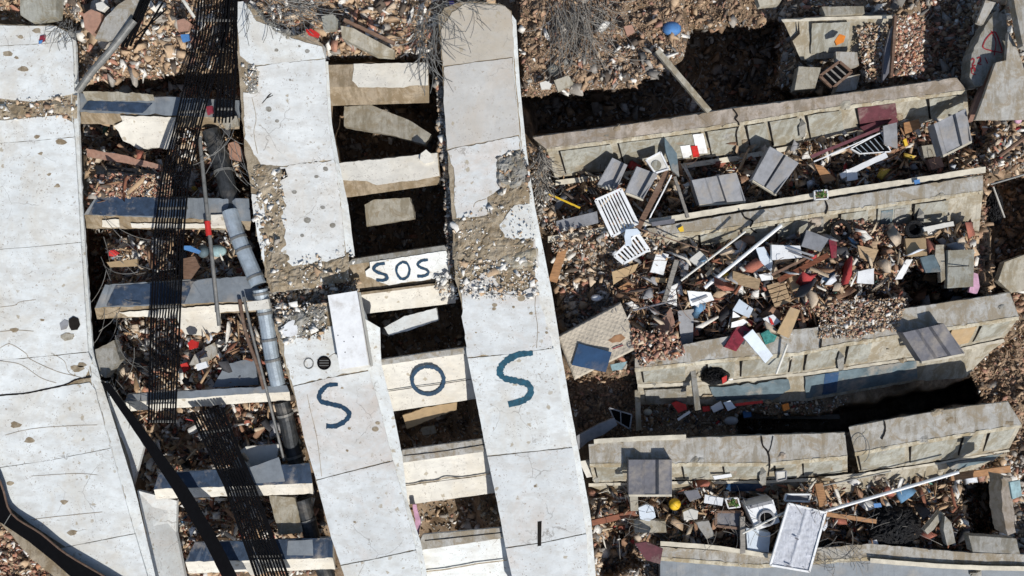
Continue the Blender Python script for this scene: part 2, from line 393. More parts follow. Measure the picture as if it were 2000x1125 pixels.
def smoothpath(pts, k=6):
    out = []; n = len(pts)
    for i in range(n - 1):
        p0 = pts[max(i - 1, 0)]; p1 = pts[i]; p2 = pts[i + 1]; p3 = pts[min(i + 2, n - 1)]
        for j in range(k):
            t = j / k
            out.append(tuple(.5 * (2 * b + (c - a) * t + (2 * a - 5 * b + 4 * c - d) * t * t + (-a + 3 * b - 3 * c + d) * t ** 3) for a, b, c, d in zip(p0, p1, p2, p3)))
    out.append(tuple(pts[-1])); return out
def stroke(pts, w, zf, th=.004, seed=0., taper=True):
    """painted or cracked line as a thin ribbon on the surface zf(px, py)"""
    ps = smoothpath(pts, 8); vs = []; fs = []; n = len(ps)
    for i, p in enumerate(ps):
        a = ps[max(i - 1, 0)]; b = ps[min(i + 1, n - 1)]; dx, dy = b[0] - a[0], b[1] - a[1]; L = math.hypot(dx, dy) or 1
        k = w * .5 * (1 + .35 * mnoise.noise(Vector((p[0] * .25 + seed, p[1] * .25, 3))) + .25 * mnoise.noise(Vector((p[0] * 1.1 + seed, p[1] * 1.1, 7))))
        if taper: k *= .75 + .25 * math.sin(math.pi * min(1, i / (n * .15 + 1)) / 2)
        j = .5 * mnoise.noise(Vector((p[0] * .8, p[1] * .8, seed + 5)))
        for s in (1, -1):
            x = p[0] - dy / L * k * s + j; y = p[1] + dx / L * k * s + j
            vs.append(P(x, y, zf(x, y) + th))
        for s in (1, -1):
            x = p[0] - dy / L * k * s + j; y = p[1] + dx / L * k * s + j
            vs.append(P(x, y, zf(x, y) + th - .004))
    for i in range(n - 1):
        o = i * 4; q = o + 4; fs += [(o, o + 1, q + 1, q), (o + 2, q + 2, q + 3, o + 3), (o, q, q + 2, o + 2), (o + 1, o + 3, q + 3, q + 1)]
    fs += [(0, 2, 3, 1), (n * 4 - 4, n * 4 - 3, n * 4 - 1, n * 4 - 2)]
    return vs, fs
def add(name, vf, mat, parent=None, smooth=False):
    o = newobj(name, vf[0], vf[1], mat, parent, smooth=smooth)
    if any(len(f) > 4 for f in vf[1]): tri(o)
    return o
def plate(name, poly, z, th, mat, parent=None, amp=0.0, seed=0., step=7):
    q = rag(poly, amp, step, seed) if amp else poly
    zf = z if callable(z) else (lambda x, y: z)
    return add(name, prism([P(x, y, zf(x, y)) for x, y in q], th=th), mat, parent)

def grow(poly, d):
    n = len(poly); out = []
    A = sum(poly[i][0] * poly[(i + 1) % n][1] - poly[(i + 1) % n][0] * poly[i][1] for i in range(n)); sg = 1 if A > 0 else -1
    for i in range(n):
        a, b, c = poly[i - 1], poly[i], poly[(i + 1) % n]; nx_ = ny_ = 0
        for p, q in ((a, b), (b, c)):
            L = math.hypot(q[0] - p[0], q[1] - p[1]) or 1; nx_ += (q[1] - p[1]) / L * sg; ny_ += -(q[0] - p[0]) / L * sg
        L = math.hypot(nx_, ny_) or 1; out.append((b[0] + nx_ / L * d, b[1] + ny_ / L * d))
    return out
def crust(name, poly, z, h, mat, parent, seed=0., step=3.5, drop=.03):
    """broken mortar surface: lumpy sheet that thins out towards its ragged border"""
    xs = [p[0] for p in poly]; ys = [p[1] for p in poly]
    ax = np.arange(min(xs), max(xs) + step, step); ay = np.arange(min(ys), max(ys) + step, step); X, Y = np.meshgrid(ax, ay)
    Xw = X + 9 * vn(X, Y, 14, seed); Yw = Y + 9 * vn(X, Y, 14, seed + 3)
    ins = inside(poly, Xw, Yw); d = pdist(poly, Xw, Yw)
    hh = h * (.55 + 1.0 * vn(X, Y, 30, seed + 1) + .75 * vn(X, Y, 11, seed + 2) + .6 * vn(X, Y, 4.5, seed + 4)) * np.clip(d / 7, 0, 1)
    hh = np.where(np.abs(vn(X, Y, 19, seed + 7)) < .035, hh - h * .5, hh)
    if callable(z): z = np.vectorize(z)(X, Y)
    Z = np.where(ins, z + np.maximum(hh, -.02), z - drop)
    vs = [P(x, y, zz) for x, y, zz in zip(X.ravel(), Y.ravel(), Z.ravel())]; nx_ = len(ax); fs = []
    for j in range(len(ay) - 1):
        for i in range(nx_ - 1):
            if ins[j, i] or ins[j, i + 1] or ins[j + 1, i] or ins[j + 1, i + 1]: a = j * nx_ + i; fs.append((a + nx_, a + nx_ + 1, a + 1, a))
    used = sorted({i for f in fs for i in f}); mp = {u: k for k, u in enumerate(used)}
    return newobj(name, [vs[u] for u in used], [tuple(mp[i] for i in f) for f in fs], M[mat], parent)
# ------------------------------------------------------------------ the big white bands
def band(name, label, outline, z, th, panels, bevel=None, pmat='plaster', seed=0.):
    t = thing(name, label, 'concrete band', sum(p[0] for p in outline) / len(outline), sum(p[1] for p in outline) / len(outline), z - th)
    if bevel:
        iy = [p[1] for p in bevel[0]]; ix = [p[0] for p in bevel[0]]; oy = [p[1] for p in bevel[1]]; ox = [p[0] for p in bevel[1]]
        outline = [((np.interp(y, iy, ix) - 1, y) if y > oy[0] - 15 and x > np.interp(y, iy, ix) - 3 else (x, y)) for x, y in outline]
        outline = [(float(x), float(y)) for x, y in outline]
    co_ = plate('concrete_core', outline, z, th, [M['rough'], M['plaster']], t, 1.2, seed, 9)
    for f in co_.data.polygons: f.material_index = 1 if abs(f.normal.z) < .5 else 0
    for i, (poly, amp) in enumerate(panels):
        plate('plaster_panel', grow(poly, 1.15), z + .022, .03, M[pmat] if i % 3 else M['plaster'], t, amp, seed + i)
    if bevel:
        ins, out = bevel; n = 50
        r = [[(x - 4, y, z + .016) for x, y in ins], [(x, y, z - .14) for x, y in out], [(x - 1, y, z - .30) for x, y in out], [(x - 3, y, z - .1) for x, y in ins]]
        add('rounded_edge', loft(r, n, .7, seed), M['plaster'], t)
    return t
Z1 = .9
o1 = [(-80, 47), (108, 49), (133, 60), (147, 84), (152, 250), (158, 380), (163, 480), (172, 600), (179, 690), (190, 745), (232, 870), (262, 970), (306, 1140), (312, 1185), (180, 1185), (60, 1090), (0, 1020), (-80, 990)]
col1 = band('wide_wall_band', 'widest white plastered concrete band at the left edge, cracked across twice', o1, Z1, .3, [
 ([(-80, 50), (108, 52), (131, 64), (139, 79), (60, 85), (-80, 92)], .5), ([(-80, 95), (60, 88), (141, 82), (144, 180), (118, 188), (60, 197), (0, 191), (-80, 196)], 1.1),
 ([(-80, 238), (20, 235), (80, 229), (120, 226), (141, 240), (145, 266), (60, 274), (-80, 284)], 1.1), ([(-80, 287), (60, 277), (145, 269), (157, 472), (60, 481), (-80, 491)], .3),
 ([(-80, 494), (60, 484), (157, 475), (171, 686), (60, 697), (-80, 710)], .3), ([(-80, 713), (60, 700), (171, 689), (178, 705), (165, 737), (120, 751), (60, 765), (-80, 775)], .8),
 ([(-80, 778), (60, 769), (120, 756), (175, 748), (184, 760), (215, 874), (100, 897), (-80, 924)], .6), ([(-80, 927), (100, 900), (216, 877), (262, 1041), (128, 1067), (60, 1022), (0, 975), (-80, 940)], .3),
 ([(130, 1070), (263, 1044), (303, 1180), (200, 1180), (120, 1108), (105, 1075)], .3)], ([(139, 72), (145, 250), (150, 380), (157, 480), (165, 600), (172, 690), (183, 750), (218, 870), (243, 960), (300, 1175)], [(148, 80), (154, 250), (160, 380), (166, 480), (175, 600), (182, 690), (198, 745), (237, 870), (265, 960), (315, 1175)]), 'plaster', 1)
f1 = lambda x, y: Z1 + .024
add('crack', stroke([(-60, 778), (0, 772), (50, 768), (90, 760), (125, 752), (150, 741), (178, 736)], 3.2, f1), M['crackm'], col1)
for pts, w in (([(0, 680), (20, 672), (50, 690), (60, 702), (110, 725), (150, 735)], 1.0), ([(0, 705), (40, 712), (80, 738), (110, 748)], .9), ([(100, 690), (125, 705), (135, 728), (160, 738)], .8), ([(0, 600), (30, 596), (38, 590), (70, 585)], .8), ([(0, 648), (30, 645), (66, 647)], 1.0), ([(60, 1015), (120, 1008), (200, 1000)], .9), ([(60, 930), (150, 925), (190, 928)], .8), ([(10, 850), (60, 838), (130, 832), (190, 830)], .8)):
    add('crack', stroke(pts, w, f1), M['core'], col1)
for i, (x, y, r) in enumerate(((45, 134, 8), (14, 105, 8), (118, 278, 9), (72, 267, 5), (80, 300, 4), (96, 340, 4), (112, 363, 5), (133, 656, 9), (82, 624, 4), (150, 720, 11), (28, 645, 7), (72, 60, 7), (40, 72, 5), (58, 860, 8), (30, 830, 9), (20, 945, 6), (125, 980, 6), (142, 1040, 8), (33, 113, 4), (160, 712, 7))):
    plate('chipped_spot', [(x + r * math.cos(a) * (1.2 + .3 * math.sin(a * 3 + i)), y + r * .7 * math.sin(a)) for a in [k * .628 for k in range(10)]], Z1 + .026, .004, M['rough'], col1, 1.3, i)
# slanting side panels under the wide band
add('side_panel', prism([P(205, 745, .55), P(218, 758, .5), P(281, 872, -.1), P(256, 963, .1), P(240, 930, .45)], th=.12), M['plaster3'], col1)
add('side_face', prism([P(194, 742, .66), P(211, 750, .25), P(240, 860, .25), P(263, 962, .25), P(250, 958, .66), P(228, 862, .66)], th=.1), M['greyconc'], col1)
add('side_panel', prism([P(268, 958, .4), P(345, 978, -.2), P(344, 1040, -.25), P(372, 1180, -.3), P(312, 1180, .45), P(285, 1040, .45)], th=.12), M['plaster3'], col1)

Z2 = .8
up2 = [(458, 5), (488, 8), (515, 40), (556, 78), (600, 62), (630, 86), (636, 140), (641, 240), (655, 310), (668, 400), (683, 490), (682, 545), (600, 562), (530, 572), (522, 550), (505, 470), (493, 385), (478, 300), (465, 120)]
col2a = band('narrow_wall_band', 'upper half of the second white band, broken off above the white cabinet', up2, Z2, .32, [
 ([(461, 5), (476, 4), (500, 42), (545, 58), (568, 75), (598, 84), (628, 92), (634, 113), (560, 120), (500, 127), (484, 120), (470, 108)], 1.0),
 ([(497, 131), (560, 123), (634, 116), (640, 240), (652, 311), (560, 322), (512, 322), (498, 300), (480, 270), (476, 182), (500, 180)], 1.3),
 ([(550, 326), (652, 314), (664, 395), (672, 500), (640, 508), (572, 520), (548, 495), (560, 450), (548, 420), (562, 400), (545, 372), (520, 352), (538, 330)], 2.6),
 ([(492, 380), (508, 382), (516, 410), (520, 480), (514, 512), (506, 470), (496, 420)], 1.4)],
 ([(633, 120), (640, 240), (654, 310), (666, 400), (676, 490)], [(641, 120), (648, 240), (661, 310), (680, 400), (693, 500)]), 'plaster2', 4)
Z2b = .95
lo2 = [(536, 640), (560, 610), (610, 596), (640, 590), (700, 585), (714, 625), (724, 725), (743, 800), (768, 900), (789, 978), (812, 1075), (835, 1180), (688, 1180), (648, 1050), (618, 940), (597, 860), (573, 770), (552, 700)]
col2b = band('narrow_wall_band', 'lower half of the second white band, carrying the left painted S', lo2, Z2b, .32, [
 ([(556, 665), (580, 655), (600, 662), (640, 640), (710, 625), (720, 722), (640, 736), (573, 752), (556, 695)], 1.8),
 ([(574, 756), (640, 740), (720, 726), (741, 800), (766, 898), (640, 930), (618, 936), (596, 860)], .4),
 ([(619, 940), (640, 934), (767, 902), (788, 978), (811, 1072), (730, 1090), (666, 1102), (648, 1050)], .4),
 ([(667, 1106), (730, 1094), (812, 1076), (834, 1178), (690, 1178)], .4)],
 ([(712, 620), (722, 722), (741, 800), (766, 898), (788, 978), (811, 1072), (833, 1180)], [(742, 640), (745, 712), (768, 802), (786, 890), (796, 978), (822, 1060), (845, 1180)]), 'plaster3', 8)
f2 = lambda x, y: Z2b + .024
add('painted_letter', stroke([(660, 751), (640, 753), (625, 768), (626, 783), (645, 789), (668, 795), (682, 808), (674, 822), (656, 832), (637, 832)], 9, f2, seed=1), M['ink'], col2b)
for pts, w in (([(600, 770), (606, 800), (618, 850), (625, 900), (628, 930)], .9), ([(640, 700), (655, 690), (668, 700)], .9)): add('crack', stroke(pts, w, f2), M['core'], col2b)
for i, (x, y, r) in enumerate(((733, 838, 7), (738, 826, 5), (683, 837, 3), (693, 1020, 3), (678, 880, 3), (668, 758, 3), (640, 692, 3))):
    plate('chipped_spot', [(x + r * math.cos(a), y + r * .7 * math.sin(a)) for a in [k * .628 for k in range(10)]], Z2b + .027, .004, M['rough'], col2b, .6, i)
f2a = lambda x, y: Z2 + .024
for i, (x, y, r) in enumerate(((525, 213, 6), (540, 98, 4), (567, 156, 3), (541, 236, 4), (600, 100, 5), (585, 90, 3), (636, 330, 5), (618, 345, 4), (600, 430, 7), (630, 405, 5), (650, 440, 6), (575, 375, 5), (590, 460, 4))):
    plate('chipped_spot', [(x + r * math.cos(a), y + r * .8 * math.sin(a)) for a in [k * .628 for k in range(10)]], Z2 + .027, .004, M['greyconc'], col2a, .6, i)
plate('square_hole', [(539, 333), (557, 329), (562, 345), (547, 353)], Z2 + .028, .004, M['crackm'], col2a, .3)
add('crack', stroke([(512, 202), (518, 195), (530, 182), (520, 192), (533, 186)], 1.5, f2a), M['crackm'], col2a)
add('crack', stroke([(492, 190), (500, 230), (496, 260), (503, 300)], 1, f2a), M['core'], col2a)

Z3 = .9
o3 = [(856, 32), (868, 15), (900, 4), (940, 3), (985, 10), (999, 22), (1008, 150), (1018, 260), (1030, 400), (1046, 505), (1058, 600), (1082, 700), (1100, 800), (1120, 900), (1142, 1020), (1152, 1180), (1013, 1180), (978, 990), (953, 880), (933, 780), (914, 690), (903, 600), (889, 545), (884, 440), (874, 300), (865, 150)]
col3 = band('central_wall_band', 'third long white band down the middle, with bare mortar halfway and a teal S', o3, Z3, .34, [
 ([(884, 25), (910, 8), (985, 12), (997, 24), (1004, 110), (935, 118), (866, 128), (862, 60)], .9),
 ([(868, 132), (935, 122), (1000, 114), (1004, 170), (1014, 262), (940, 277), (874, 290), (868, 200)], .7),
 ([(876, 294), (940, 281), (1012, 267), (1014, 290), (985, 300), (970, 330), (975, 370), (950, 385), (952, 420), (930, 424), (893, 425), (888, 395), (890, 340)], 1.8),
 ([(990, 420), (1005, 402), (1030, 398), (1044, 462), (1010, 468), (985, 462), (976, 440)], 1.8),
 ([(1043, 467), (1054, 520), (1042, 515), (1030, 474)], .8),
 ([(905, 560), (930, 545), (955, 528), (965, 545), (985, 570), (1020, 572), (1046, 555), (1056, 600), (1080, 678), (1000, 689), (913, 697), (903, 610)], 2.0),
 ([(914, 701), (1000, 693), (1082, 681), (1098, 800), (1117, 872), (1040, 880), (952, 889), (931, 780)], .4),
 ([(953, 893), (1040, 884), (1118, 876), (1139, 1010), (1144, 1040), (1060, 1058), (988, 1068), (974, 990)], .4),
 ([(989, 1072), (1060, 1062), (1145, 1044), (1150, 1178), (1012, 1178)], .4)],
 ([(1000, 24), (1008, 150), (1018, 260), (1030, 400), (1046, 505), (1056, 600), (1082, 700), (1098, 800), (1118, 900), (1140, 1020), (1150, 1180)], [(1008, 40), (1016, 170), (1028, 290), (1044, 400), (1060, 480), (1080, 580), (1098, 700), (1112, 780), (1132, 890), (1154, 1010), (1168, 1180)]), 'plaster3', 12)
M['tanplaster'] = plaster('brown_stained_plaster', (.52, .47, .39), (.42, .33, .23), .8, 21.0); M['dullplaster'] = plaster('dull_grey_plaster', (.56, .55, .52), (.48, .38, .27), .8, 23.0)  # top panel is stained beige brown, the next one is greyer
_pp = [c for c in col3.children if c.name.startswith('plaster_panel')]
_pp.sort(key=lambda c: -sum(v.co.y for v in c.data.vertices) / len(c.data.vertices))
_pp[0].data.materials[0] = M['tanplaster']; _pp[1].data.materials[0] = M['dullplaster']
f3 = lambda x, y: Z3 + .024
add('painted_letter', stroke([(1041, 690), (1012, 693), (988, 706), (976, 724), (984, 738), (1008, 744), (1030, 750), (1037, 765), (1024, 781), (993, 790)], 12.5, f3, seed=4), M['teal'], col3)
plate('dark_slot', [(1050, 1019), (1058, 1018), (1057, 1066), (1050, 1067)], Z3 + .028, .004, M['crackm'], col3, .2)
for i, (x, y, r) in enumerate(((1018, 583, 8), (966, 596, 5), (965, 603, 4), (1037, 612, 4), (1003, 600, 3), (1068, 650, 3), (930, 650, 2), (1045, 950, 3))):
    plate('chipped_spot', [(x + r * math.cos(a), y + r * .8 * math.sin(a)) for a in [k * .628 for k in range(10)]], Z3 + .027, .004, M['rough'], col3, .6, i)
for pts in ([(925, 405), (930, 395), (950, 388)], [(1048, 560), (1045, 600), (1050, 640), (1048, 680)], [(920, 560), (960, 572), (1000, 575), (1050, 578)]): add('crack', stroke(pts, 1, f3), M['core'], col3)
crust('mortar_patch', [(884, 425), (950, 420), (955, 385), (975, 372), (975, 340), (1018, 300), (1030, 360), (1030, 396), (1003, 400), (978, 425), (985, 462), (1040, 470), (1045, 540), (1000, 560), (960, 520), (900, 545), (888, 520)], Z3 + .01, .06, 'rough', col3, 3)
crust('grey_patch', [(968, 318), (1015, 292), (1032, 350), (1005, 372), (972, 355)], Z3 + .02, .12, 'greyconc', col3, 5)
crust('grey_patch', [(960, 490), (1045, 485), (1050, 520), (985, 535)], Z3 + .015, .06, 'facade', col3, 8)
crust('mortar_patch', [(-80, 198), (0, 196), (60, 200), (110, 193), (148, 186), (150, 230), (120, 226), (60, 232), (-80, 238)], Z1 + .0, .09, 'rough', col1, 6)
crust('mortar_patch', [(482, 120), (505, 130), (508, 178), (484, 184)], Z2 + .01, .08, 'greyconc', col2a, 7)
crust('mortar_patch', [(496, 318), (552, 326), (560, 400), (550, 440), (575, 520), (640, 508), (678, 498), (682, 545), (600, 562), (530, 570), (512, 500), (498, 430)], Z2 + .0, .07, 'rough', col2a, 9)
crust('mortar_patch', [(494, 8), (530, 44), (570, 70), (626, 80), (600, 62), (556, 78), (515, 40)], Z2 + .0, .09, 'greyconc', col2a, 10)
crust('mortar_patch', [(540, 640), (560, 612), (612, 598), (640, 592), (640, 640), (600, 660), (558, 668)], Z2b + .0, .10, 'greyconc', col2b, 11)

# ------------------------------------------------------------------ ribs between the bands, floor slabs, walls : sloped blocks
class Block:
    """a long concrete block: top strip between back and front, sloping face from front to foot"""
    def __init__(s, name, label, cat, back, front, foot, zt, zb, topm, facem, group=None, chip=.6, seed=0., zback=None, th=.35, n=None, amp=1.0, topname='top_slab', facename='front_face'):
        s.front, s.foot, s.zt, s.zb, s.back = front, foot, zt, zb, back
        a = front[0]; b = foot[-1]
        s.t = thing(name, label, cat, (a[0] + b[0]) / 2, (a[1] + b[1]) / 2, zb, group)
        L = front[-1][0] - front[0][0]; n = n or max(8, int(L / 9)); zk = zt if zback is None else zback
        A = lambda r, z: [(x, y, z) for x, y in r]
        if topname == 'coping': chip, amp = .35, 1.0; n = int(n * 1.8)
        add(topname, loft([A(back, zk), A(front, zt), [(x, y - 2, zt - .10) for x, y in front], A(back, zk - .13)], n, amp, seed, chip), M[topm], s.t)
        if topname == 'coping': chip, amp = .8, 1.3
        if topname == 'coping': add('coping_lip', loft([[(x, y - 2.5, zt + .012) for x, y in front], [(x, y + 5, zt - .03) for x, y in front], [(x, y + 5, zt - .09) for x, y in front], [(x, y - 2.5, zt - .09) for x, y in front]], n, amp * .7, seed + 8, chip), M['lip'], s.t)
        if topname == 'coping': chip, amp = .8, 1.3
        add(facename, loft([[(x, y - 1, zt - .09) for x, y in front], A(foot, zb), [(x, y - 6, zb - th) for x, y in foot], [(x, y - 2, zk - .5) for x, y in back]], n, amp, seed + 3, chip * .5), M[facem], s.t)
    def z(s, x, y):
        def yy(r):
            xs = [p[0] for p in r]; ys = [p[1] for p in r]; return float(np.interp(x, xs, ys))
        a = yy(s.front); b = yy(s.foot); v = (y - a) / max(1, b - a)
        return s.zt + (s.zb - s.zt) * v
    def zz(s, off): return lambda x, y: s.z(x, y) + off
    def panel(s, name, poly, mat, off=.03, th=.05, amp=.5, seed=0.): return plate(name, poly, s.zz(off), th, M[mat], s.t, amp, seed)
    def strip(s, name, u0, u1, v0, v1, mat, off=.03, th=.05, amp=.4):
        """panel on the face by fraction along (u) and down (v)"""
        def q(u, v):
            a = at([(x, y, 0) for x, y in s.front], u); b = at([(x, y, 0) for x, y in s.foot], u); return (a[0] + (b[0] - a[0]) * v, a[1] + (b[1] - a[1]) * v)
        n = 6; poly = [q(u0 + (u1 - u0) * i / n, v0) for i in range(n + 1)] + [q(u1 + (u0 - u1) * i / n, v1) for i in range(n + 1)]
        if name == 'wall_panel':
            off = .014; jt = [q(u0, v0), q(u0 + .006, v0), q(u0 + .006, v1), q(u0, v1)]; w = 3.2 / max(60, s.front[-1][0] - s.front[0][0])
            s.panel('panel_joint', [q(u0 - w * .8, v0), q(u0, v0), q(u0, v1), q(u0 - w * .8, v1)], 'crackm', .012, .04, .6)
        return s.panel(name, poly, mat, off, th, amp, u0 * 9)
def rib(label, back, front, foot, zt, zb, topm, facem, seed): return Block('cross_beam', label, 'beam', back, front, foot, zt, zb, topm, facem, 'cross beams between the two bands', .3, seed, n=26, amp=.5)
r1 = rib('topmost cross beam, white paint missing at its left end', [(632, 127), (836, 123)], [(638, 170), (838, 167)], [(641, 207), (838, 201)], .62, .1, 'core', 'core', 1)
plate('paint_layer', [(691, 125), (835, 122), (837, 166), (800, 167), (788, 171), (700, 170), (688, 158), (690, 145)], .64, .03, M['cream'], r1.t, .8, 2)
r2 = rib('second cross beam from the top, broken lump at its right end', [(652, 320), (856, 299)], [(656, 355), (860, 346)], [(664, 388), (860, 360)], .62, .15, 'core', 'core', 2)
plate('paint_layer', [(658, 319), (854, 299), (858, 343), (815, 352), (770, 356), (735, 362), (715, 353), (662, 352)], .64, .03, M['cream'], r2.t, .8, 3)
r3 = rib('cross beam with the small dark SOS written on it', [(688, 506), (868, 479)], [(676, 519), (874, 489)], [(688, 570), (892, 545)], .66, .15, 'greyconc', 'core', 3)
r3.panel('paint_layer', [(722, 512), (872, 490), (880, 520), (878, 540), (845, 545), (800, 550), (760, 558), (735, 548), (716, 540), (713, 530), (722, 522)], 'plaster2', .022, .03, 1.0)
r4 = rib('thin cream cross beam just below the small SOS beam', [(705, 571), (884, 549)], [(706, 576), (886, 553)], [(704, 614), (890, 592)], .3, -.05, 'core', 'cream', 4)
r5 = rib('broad cross beam with the large painted O', [(734, 704), (914, 678)], [(726, 716), (912, 690)], [(750, 806), (938, 778)], .75, .1, 'coping2', 'cream', 5)
r6 = rib('cross beam below the large O beam, cracked along its middle', [(786, 879), (946, 857)], [(770, 906), (954, 881)], [(796, 986), (972, 962)], .72, .2, 'coping2', 'cream', 6)
r7 = rib('lowest cross beam, cut off by the bottom edge', [(826, 1044), (985, 1030)], [(812, 1076), (990, 1050)], [(838, 1170), (1010, 1150)], .7, .1, 'coping2', 'plaster', 7)
L_ = lambda b, pts, w, m, s=0.: add('painted_letter', stroke(pts, w, b.zz(0.004), .05, seed=s), M[m], b.t)
L_(r3, [(752, 515), (738, 517), (730, 525), (737, 532), (752, 537), (757, 543), (748, 548), (735, 547)], 5.5, 'ink', 1)
L_(r3, [(787, 512), (776, 520), (775, 533), (784, 545), (796, 541), (800, 527), (795, 515), (785, 512)], 4.5, 'ink', 2)
L_(r3, [(836, 508), (823, 510), (816, 517), (822, 523), (833, 527), (837, 533), (830, 539), (815, 540)], 5, 'ink', 3)
add('painted_letter', stroke([(836 + 31 * math.cos(a), 743 + 27 * math.sin(a)) for a in [-1.7 - k * .42 for k in range(15)] + [-1.75 - 2 * math.pi]], 7, r5.zz(.004), .014, seed=5), M['ink'], r5.t)
add('groove', stroke([(740, 767), (800, 758), (860, 750), (920, 741)], 1.3, r5.zz(0.006), .01), M['crackm'], r5.t)
add('crack', stroke([(783, 949), (810, 946), (825, 942), (850, 940), (872, 933), (900, 934), (930, 930), (958, 925)], 2.4, r6.zz(0.006), .01), M['rough'], r6.t)
add('crack', stroke([(783, 949), (810, 946), (872, 938), (930, 931)], 1, r6.zz(0.006), .012), M['crackm'], r6.t)
add('crack', stroke([(825, 1117), (870, 1112), (910, 1105), (940, 1100), (990, 1094)], 2.4, r7.zz(0.006), .01), M['rough'], r7.t)
add('groove', stroke([(788, 890), (860, 882), (948, 868)], 1.5, lambda x, y: .72, .012), M['crackm'], r6.t)
add('groove', stroke([(830, 1056), (900, 1049), (985, 1040)], 1.5, lambda x, y: .7, .012), M['crackm'], r7.t)

def slabL(label, back, front, foot, zt, zb, topm, facem, seed, patches=()):
    b = Block('floor_slab', label, 'floor slab', back, front, foot, zt, zb, topm, facem, 'floor slabs between the left bands', 1.1, seed, th=.1, amp=1.5)
    for poly, m, off in patches: b.panel('plaster_patch', poly, m, off, .03, 1.1, seed)
    return b
s1 = slabL('floor slab with a dark blue top, highest in the left gap', [(150, 182), (470, 196)], [(148, 219), (468, 231)], [(150, 241), (468, 252)], .5, .15, 'greyblue', 'core', 1, [([(235, 226), (345, 229), (345, 242), (240, 240)], 'cream', .02)])
plate('blue_tile_layer', [(160, 214), (172, 197), (298, 202), (278, 221)], .515, .012, M['bluefloor'], s1.t, .6, 1)
plate('dust_layer', [(160, 178), (230, 180), (300, 184), (302, 196), (240, 197), (170, 196)], .517, .012, M['facade'], s1.t, 1.5, 2)
plate('white_wall_piece', [(222, 246), (250, 232), (345, 240), (338, 292), (300, 288), (272, 292), (262, 285), (240, 275), (232, 258)], lambda x, y: .3 - (y - 240) * .006, .08, M['cream'], s1.t, 1.2, 3)
s2 = slabL('floor slab with a wide navy top beside the red pipe collar', [(188, 383), (485, 388)], [(163, 420), (490, 432)], [(165, 446), (488, 450)], .5, .12, 'greyblue', 'core', 2, [([(200, 430), (232, 428), (234, 445), (198, 444)], 'cream', .02), ([(255, 436), (440, 438), (440, 446), (258, 445)], 'cream', .02)])
plate('blue_tile_layer', [(174, 419), (190, 385), (362, 386), (362, 424)], .515, .012, M['bluefloor'], s2.t, .6, 1)
plate('white_block', [(412, 420), (445, 418), (447, 438), (413, 441)], .56, .15, M['cream'], s2.t, .6, 1)
s3 = slabL('floor slab with navy top left of the duct collar', [(205, 556), (480, 540)], [(185, 602), (530, 586)], [(190, 623), (528, 608)], .5, .15, 'greyblue', 'core', 3, [([(232, 610), (340, 603), (420, 596), (524, 592), (524, 605), (420, 610), (345, 622), (250, 618)], 'cream', .02)])
plate('blue_tile_layer', [(208, 598), (226, 558), (378, 549), (360, 592)], .515, .012, M['bluefloor'], s3.t, .6, 1)
plate('white_wall_piece', [(345, 610), (428, 604), (430, 645), (415, 660), (362, 652), (350, 640)], lambda x, y: .25 - (y - 605) * .005, .08, M['cream'], s3.t, 1.2, 3)
s4 = slabL('floor slab with the long white broken front under the hanging ladder foot', [(250, 770), (560, 752)], [(245, 785), (565, 765)], [(250, 803), (568, 782)], .5, .18, 'greyblue', 'cream', 4)
s5 = slabL('floor slab with white front crossed by the black shadow strip', [(310, 925), (605, 905)], [(300, 956), (610, 944)], [(305, 974), (612, 965)], .5, .15, 'bluefloor', 'cream', 5)
plate('grey_tile_layer', [(478, 945), (482, 915), (545, 893), (557, 941)], .515, .012, M['greyblue'], s5.t, .6, 1)
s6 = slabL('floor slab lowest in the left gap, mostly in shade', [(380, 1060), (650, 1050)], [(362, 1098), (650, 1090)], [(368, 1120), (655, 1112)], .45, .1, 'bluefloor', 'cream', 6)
plate('grey_tile_layer', [(560, 1085), (562, 1056), (610, 1054), (612, 1085)], .465, .012, M['greyblue'], s6.t, .6, 1)
for lab, poly, zt, th, m in (('grey floor fragment with brick edges beside the tall duct', [(415, 757), (440, 712), (497, 698), (505, 752)], .25, .15, 'greyblue'),
    ('brick backed wall fragment lying below the fifth slab duct', [(462, 885), (480, 872), (545, 868), (540, 905), (490, 915)], .1, .12, 'offwhite'),
    ('long brick wall strip fallen below the top left slab', [(168, 290), (230, 300), (312, 322), (316, 334), (290, 327), (170, 305)], .3, .12, 'terra'),
    ('grey wall strip above the brick heap in the left gap', [(185, 322), (312, 335), (305, 345), (188, 340)], .15, .1, 'greyconc'),
    ('beige slab propped in shadow below the bottom white slab front', [(525, 968), (575, 972), (592, 1040), (545, 1045)], .1, .12, 'facade'),
    ('pale wall fragment beside the red cloth in the left gap', [(380, 692), (420, 668), (425, 690), (395, 715), (370, 712)], .15, .1, 'coping2'),
    ('grey box cover wedged at the bend of the widest band', [(186, 684), (222, 664), (234, 703), (206, 738), (188, 728)], .6, .25, 'greyconc'),
    ('white wall chip at the bottom between the black ladders', [(470, 1095), (495, 1080), (520, 1120), (490, 1124)], .3, .1, 'cream'),
    ('white brick backed fragment under the lower ladder', [(455, 905), (468, 890), (492, 918), (482, 928)], .2, .1, 'offwhite')):
    tag(plate('wall_fragment', poly, zt, th, M[m], None, .9, poly[0][0]), lab, 'rubble piece')

